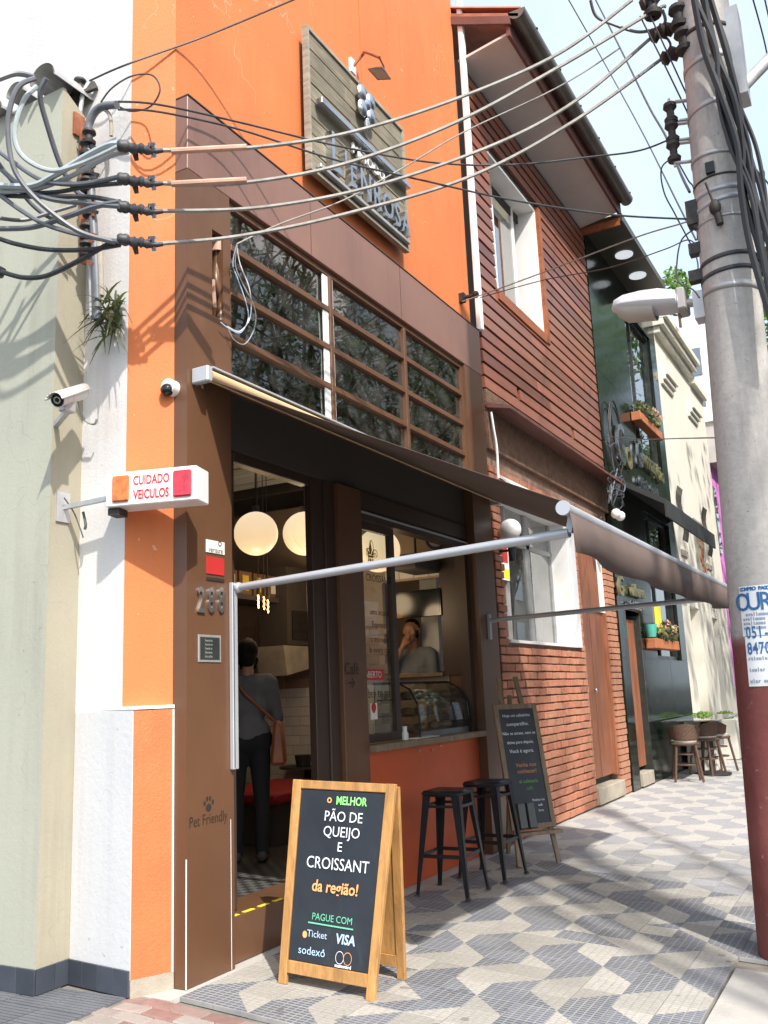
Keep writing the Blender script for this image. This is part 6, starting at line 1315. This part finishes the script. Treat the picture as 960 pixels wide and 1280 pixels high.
# man behind the hatch, hand to his face
hp = PY(514, 789, 4.60); mf = (V((CAM.x, CAM.y, 0))-V((hp.x, hp.y, 0))).normalized(); mf = (mf*.9+V((-.3, -.35, 0))).normalized(); ms = V((-mf.y, mf.x, 0))
mn = thing('person', 'man in blue-grey shirt behind the serving hatch with a hand at his face', 'person', (hp.x, hp.y, .262)); zh = hp.z-.262
Q = lambda k, z, f=0: ms*k+Z_*(zh+z)+mf*f
hc2 = Z_*zh
cp = head_caps(hc2, mf)+[(Q(0, -.25, -.04), Q(0, -.09, -.02), .06, .054), (Q(0, -.6, -.05), Q(0, -.36, -.05), .11, .1), (Q(-.1, -.62, -.05), Q(-.1, -zh+.1, 0), .09, .045), (Q(.1, -.62, -.05), Q(.1, -zh+.1, 0), .09, .045)]
for k in (-1, 1): cp += [(Q(k*.1, -zh+.05, -.03), Q(k*.11, -zh+.04, .16), .036, .03)]
shR, elR, wrR = Q(-.20, -.25, -.04), Q(-.20, -.44, .14), Q(-.035, -.16, .17); cp += [(shR, elR, .05, .042), (elR, wrR, .04, .027)]+hand_caps(wrR, (Q(.005, -.03, .10)-wrR), -mf, .45, 1)
shL, elL, wrL = Q(.20, -.25, -.04), Q(.25, -.50, .05), Q(.02, -.46, .20); cp += [(shL, elL, .05, .042), (elL, wrL, .04, .027)]+hand_caps(wrL, -ms, -Z_, .6, -1)
blob('body', cp, 'skin', mn, .009)
sc_ = [(Q(-.1, -.33, -.05), Q(.1, -.33, -.05), .115, .115), (Q(-.17, -.235, -.045), Q(.17, -.235, -.045), .07, .07), (Q(-.05, -.7, -.05), Q(.05, -.45, -.05), .145, .145), (Q(.05, -.7, -.05), Q(-.05, -.45, -.05), .145, .145), (shR, elR, .068, .058), (shL, elL, .068, .058), (elL, elL.lerp(wrL, .45), .055, .046), (elR, elR.lerp(wrR, .22), .055, .048)]
blob('shirt', sc_, 'shirt_blue', mn, .011)
blob('trousers', [(Q(-.08, -.75, -.05), Q(.08, -.75, -.05), .13, .13)]+[(Q(k*.09, -.75, -.05), Q(k*.1, -zh+.1, 0), .1, .06) for k in (-1, 1)], 'trousers', mn, .014)
h2 = [(hc2+Z_*.05-mf*.03, hc2+Z_*.05-mf*.03, .09, .09), (hc2-Z_*.03-mf*.05, hc2-Z_*.05-mf*.045, .07, .055)]
for k in (-1, 1): h2 += [(hc2+ms*k*.075+Z_*.03+mf*.0, hc2+ms*k*.074-Z_*.04+mf*.02, .018, .014)]
blob('hair', h2, 'hair', mn, .01)

# ================================================================ street trees and buildings across the road (shadows, reflections)
def tree(label, base, h, crown, n, size, lean=(0, 0)):
    base = V(base); t = thing('street_tree', label, 'tree', base, group='street trees across the road'); top = base+V((lean[0], lean[1], h*.62)); br = B()
    br.tube(spline([base, base.lerp(top, .35)+V((.12, -.1, 0)), base.lerp(top, .7)+V((-.08, .1, 0)), top], 5), [.24-.16*i/15 for i in range(16)], 10)
    lf = B()
    for (cx_, cy_, cz_, r_) in crown:
        c0 = base+V((cx_, cy_, cz_)); st_ = base.lerp(top, .55+.4*random.random()); mid = st_.lerp(c0, .5)+V((random.uniform(-.3, .3), random.uniform(-.3, .3), .4)); br.tube(spline([st_, mid, c0], 4), [.10-.085*i/8 for i in range(9)], 6)
        for _ in range(7):
            e_ = c0+V((random.gauss(0, .5), random.gauss(0, .5), random.gauss(0, .4)))*r_; br.tube([mid.lerp(c0, random.random()), c0.lerp(e_, .5)+Z_*.1, e_], [.03, .02, .008], 4)
            s_ = leaves(int(n*r_*r_/28), e_, (r_*.42, r_*.42, r_*.32), size, 'leaf'); o0 = len(lf.v); lf.v += s_.v; lf.f += [[i+o0 for i in f] for f in s_.f]; lf.mi += s_.mi
    br.obj('trunk', 'bark', t, smooth=True, fix=False); lf.obj('crown', 'leaf', t, fix=False); return t
def crown(n, c, r, sp): return [(c[0]+random.gauss(0, sp), c[1]+random.gauss(0, sp), c[2]+random.gauss(0, sp*.6), r*random.uniform(.7, 1.2)) for _ in range(n)]
tree('tree throwing dappled shade on the orange wall and pavement', (10.2, -4.2, -.3), 14, [(-2.2, 4.8, 15.2, 1.2), (-2.8, 3.6, 13.6, 1.0), (-1.5, 6.6, 14.2, 1.1), (-2.6, 2.9, 10.2, .8), (0, 3, 15, 1.3), (1, 0, 14, 1.6), (-.5, 1, 16, 1.5)], 230, .17)
for k, (x, y) in enumerate(((9.3, 11.5), (9.9, 15.8), (9.3, 20.5), (10.0, 25.5), (9.6, 31.5))):
    tree(['nearest', 'second', 'third', 'fourth', 'farthest'][k]+' leafy street tree reflected in the transom glass', (x, y, -.3), 15, crown(15, (0, 0, 11.0), 2.3, 2.1), 260, .27)
for k, (x, y) in enumerate(((9.8, 39), (9.4, 47), (10.0, 56), (9.5, 66))):
    tree(['fifth last', 'fourth last', 'third last', 'very last'][k]+' big street tree down the road mirrored in the granite', (x, y, -.3), 20, crown(12, (0, 0, 14.0), 3.6, 3.4), 120, .45)
for k, (y, w_, h, mt) in enumerate(((4, 14, 14, 'far_grey'), (18.5, 11, 19, 'far_white'), (30, 16, 26, 'far_grey'), (47, 14, 17, 'cream'))):
    t = thing('opposite_building', ['grey building across the road nearest the camera', 'white building across the road reflected in the glass', 'tall grey apartment block across the road', 'cream building at the far end across the road'][k], 'building', (17, y, 0), group='buildings across the road'); B().box((16.5, y, -.3), (26, y+w_, h)).obj('wall', mt, t)
    for i in range(int(w_/2.4)):
        for j in range(int(h/3)): B().box((16.42, y+.7+i*2.4, 1+j*3), (16.52, y+2.1+i*2.4, 2.6+j*3)).obj('window', 'glass_dark', t)
# tree just showing at the right edge behind the pole
p = PD(962, 395, 26); t = thing('street_tree', 'green tree just showing behind the pole at the right edge', 'tree', (p.x, p.y, -.3)); leaves(1500, p+V((.6, 0, .3)), (1.5, 1.5, 1.6), .25, 'leaf_bright').obj('crown', 'leaf_bright', t, fix=False); B().cyl((p.x+.6, p.y, -.3), p+V((.6, 0, -.5)), .2, .1).obj('trunk', 'bark', t)
flush_texts()
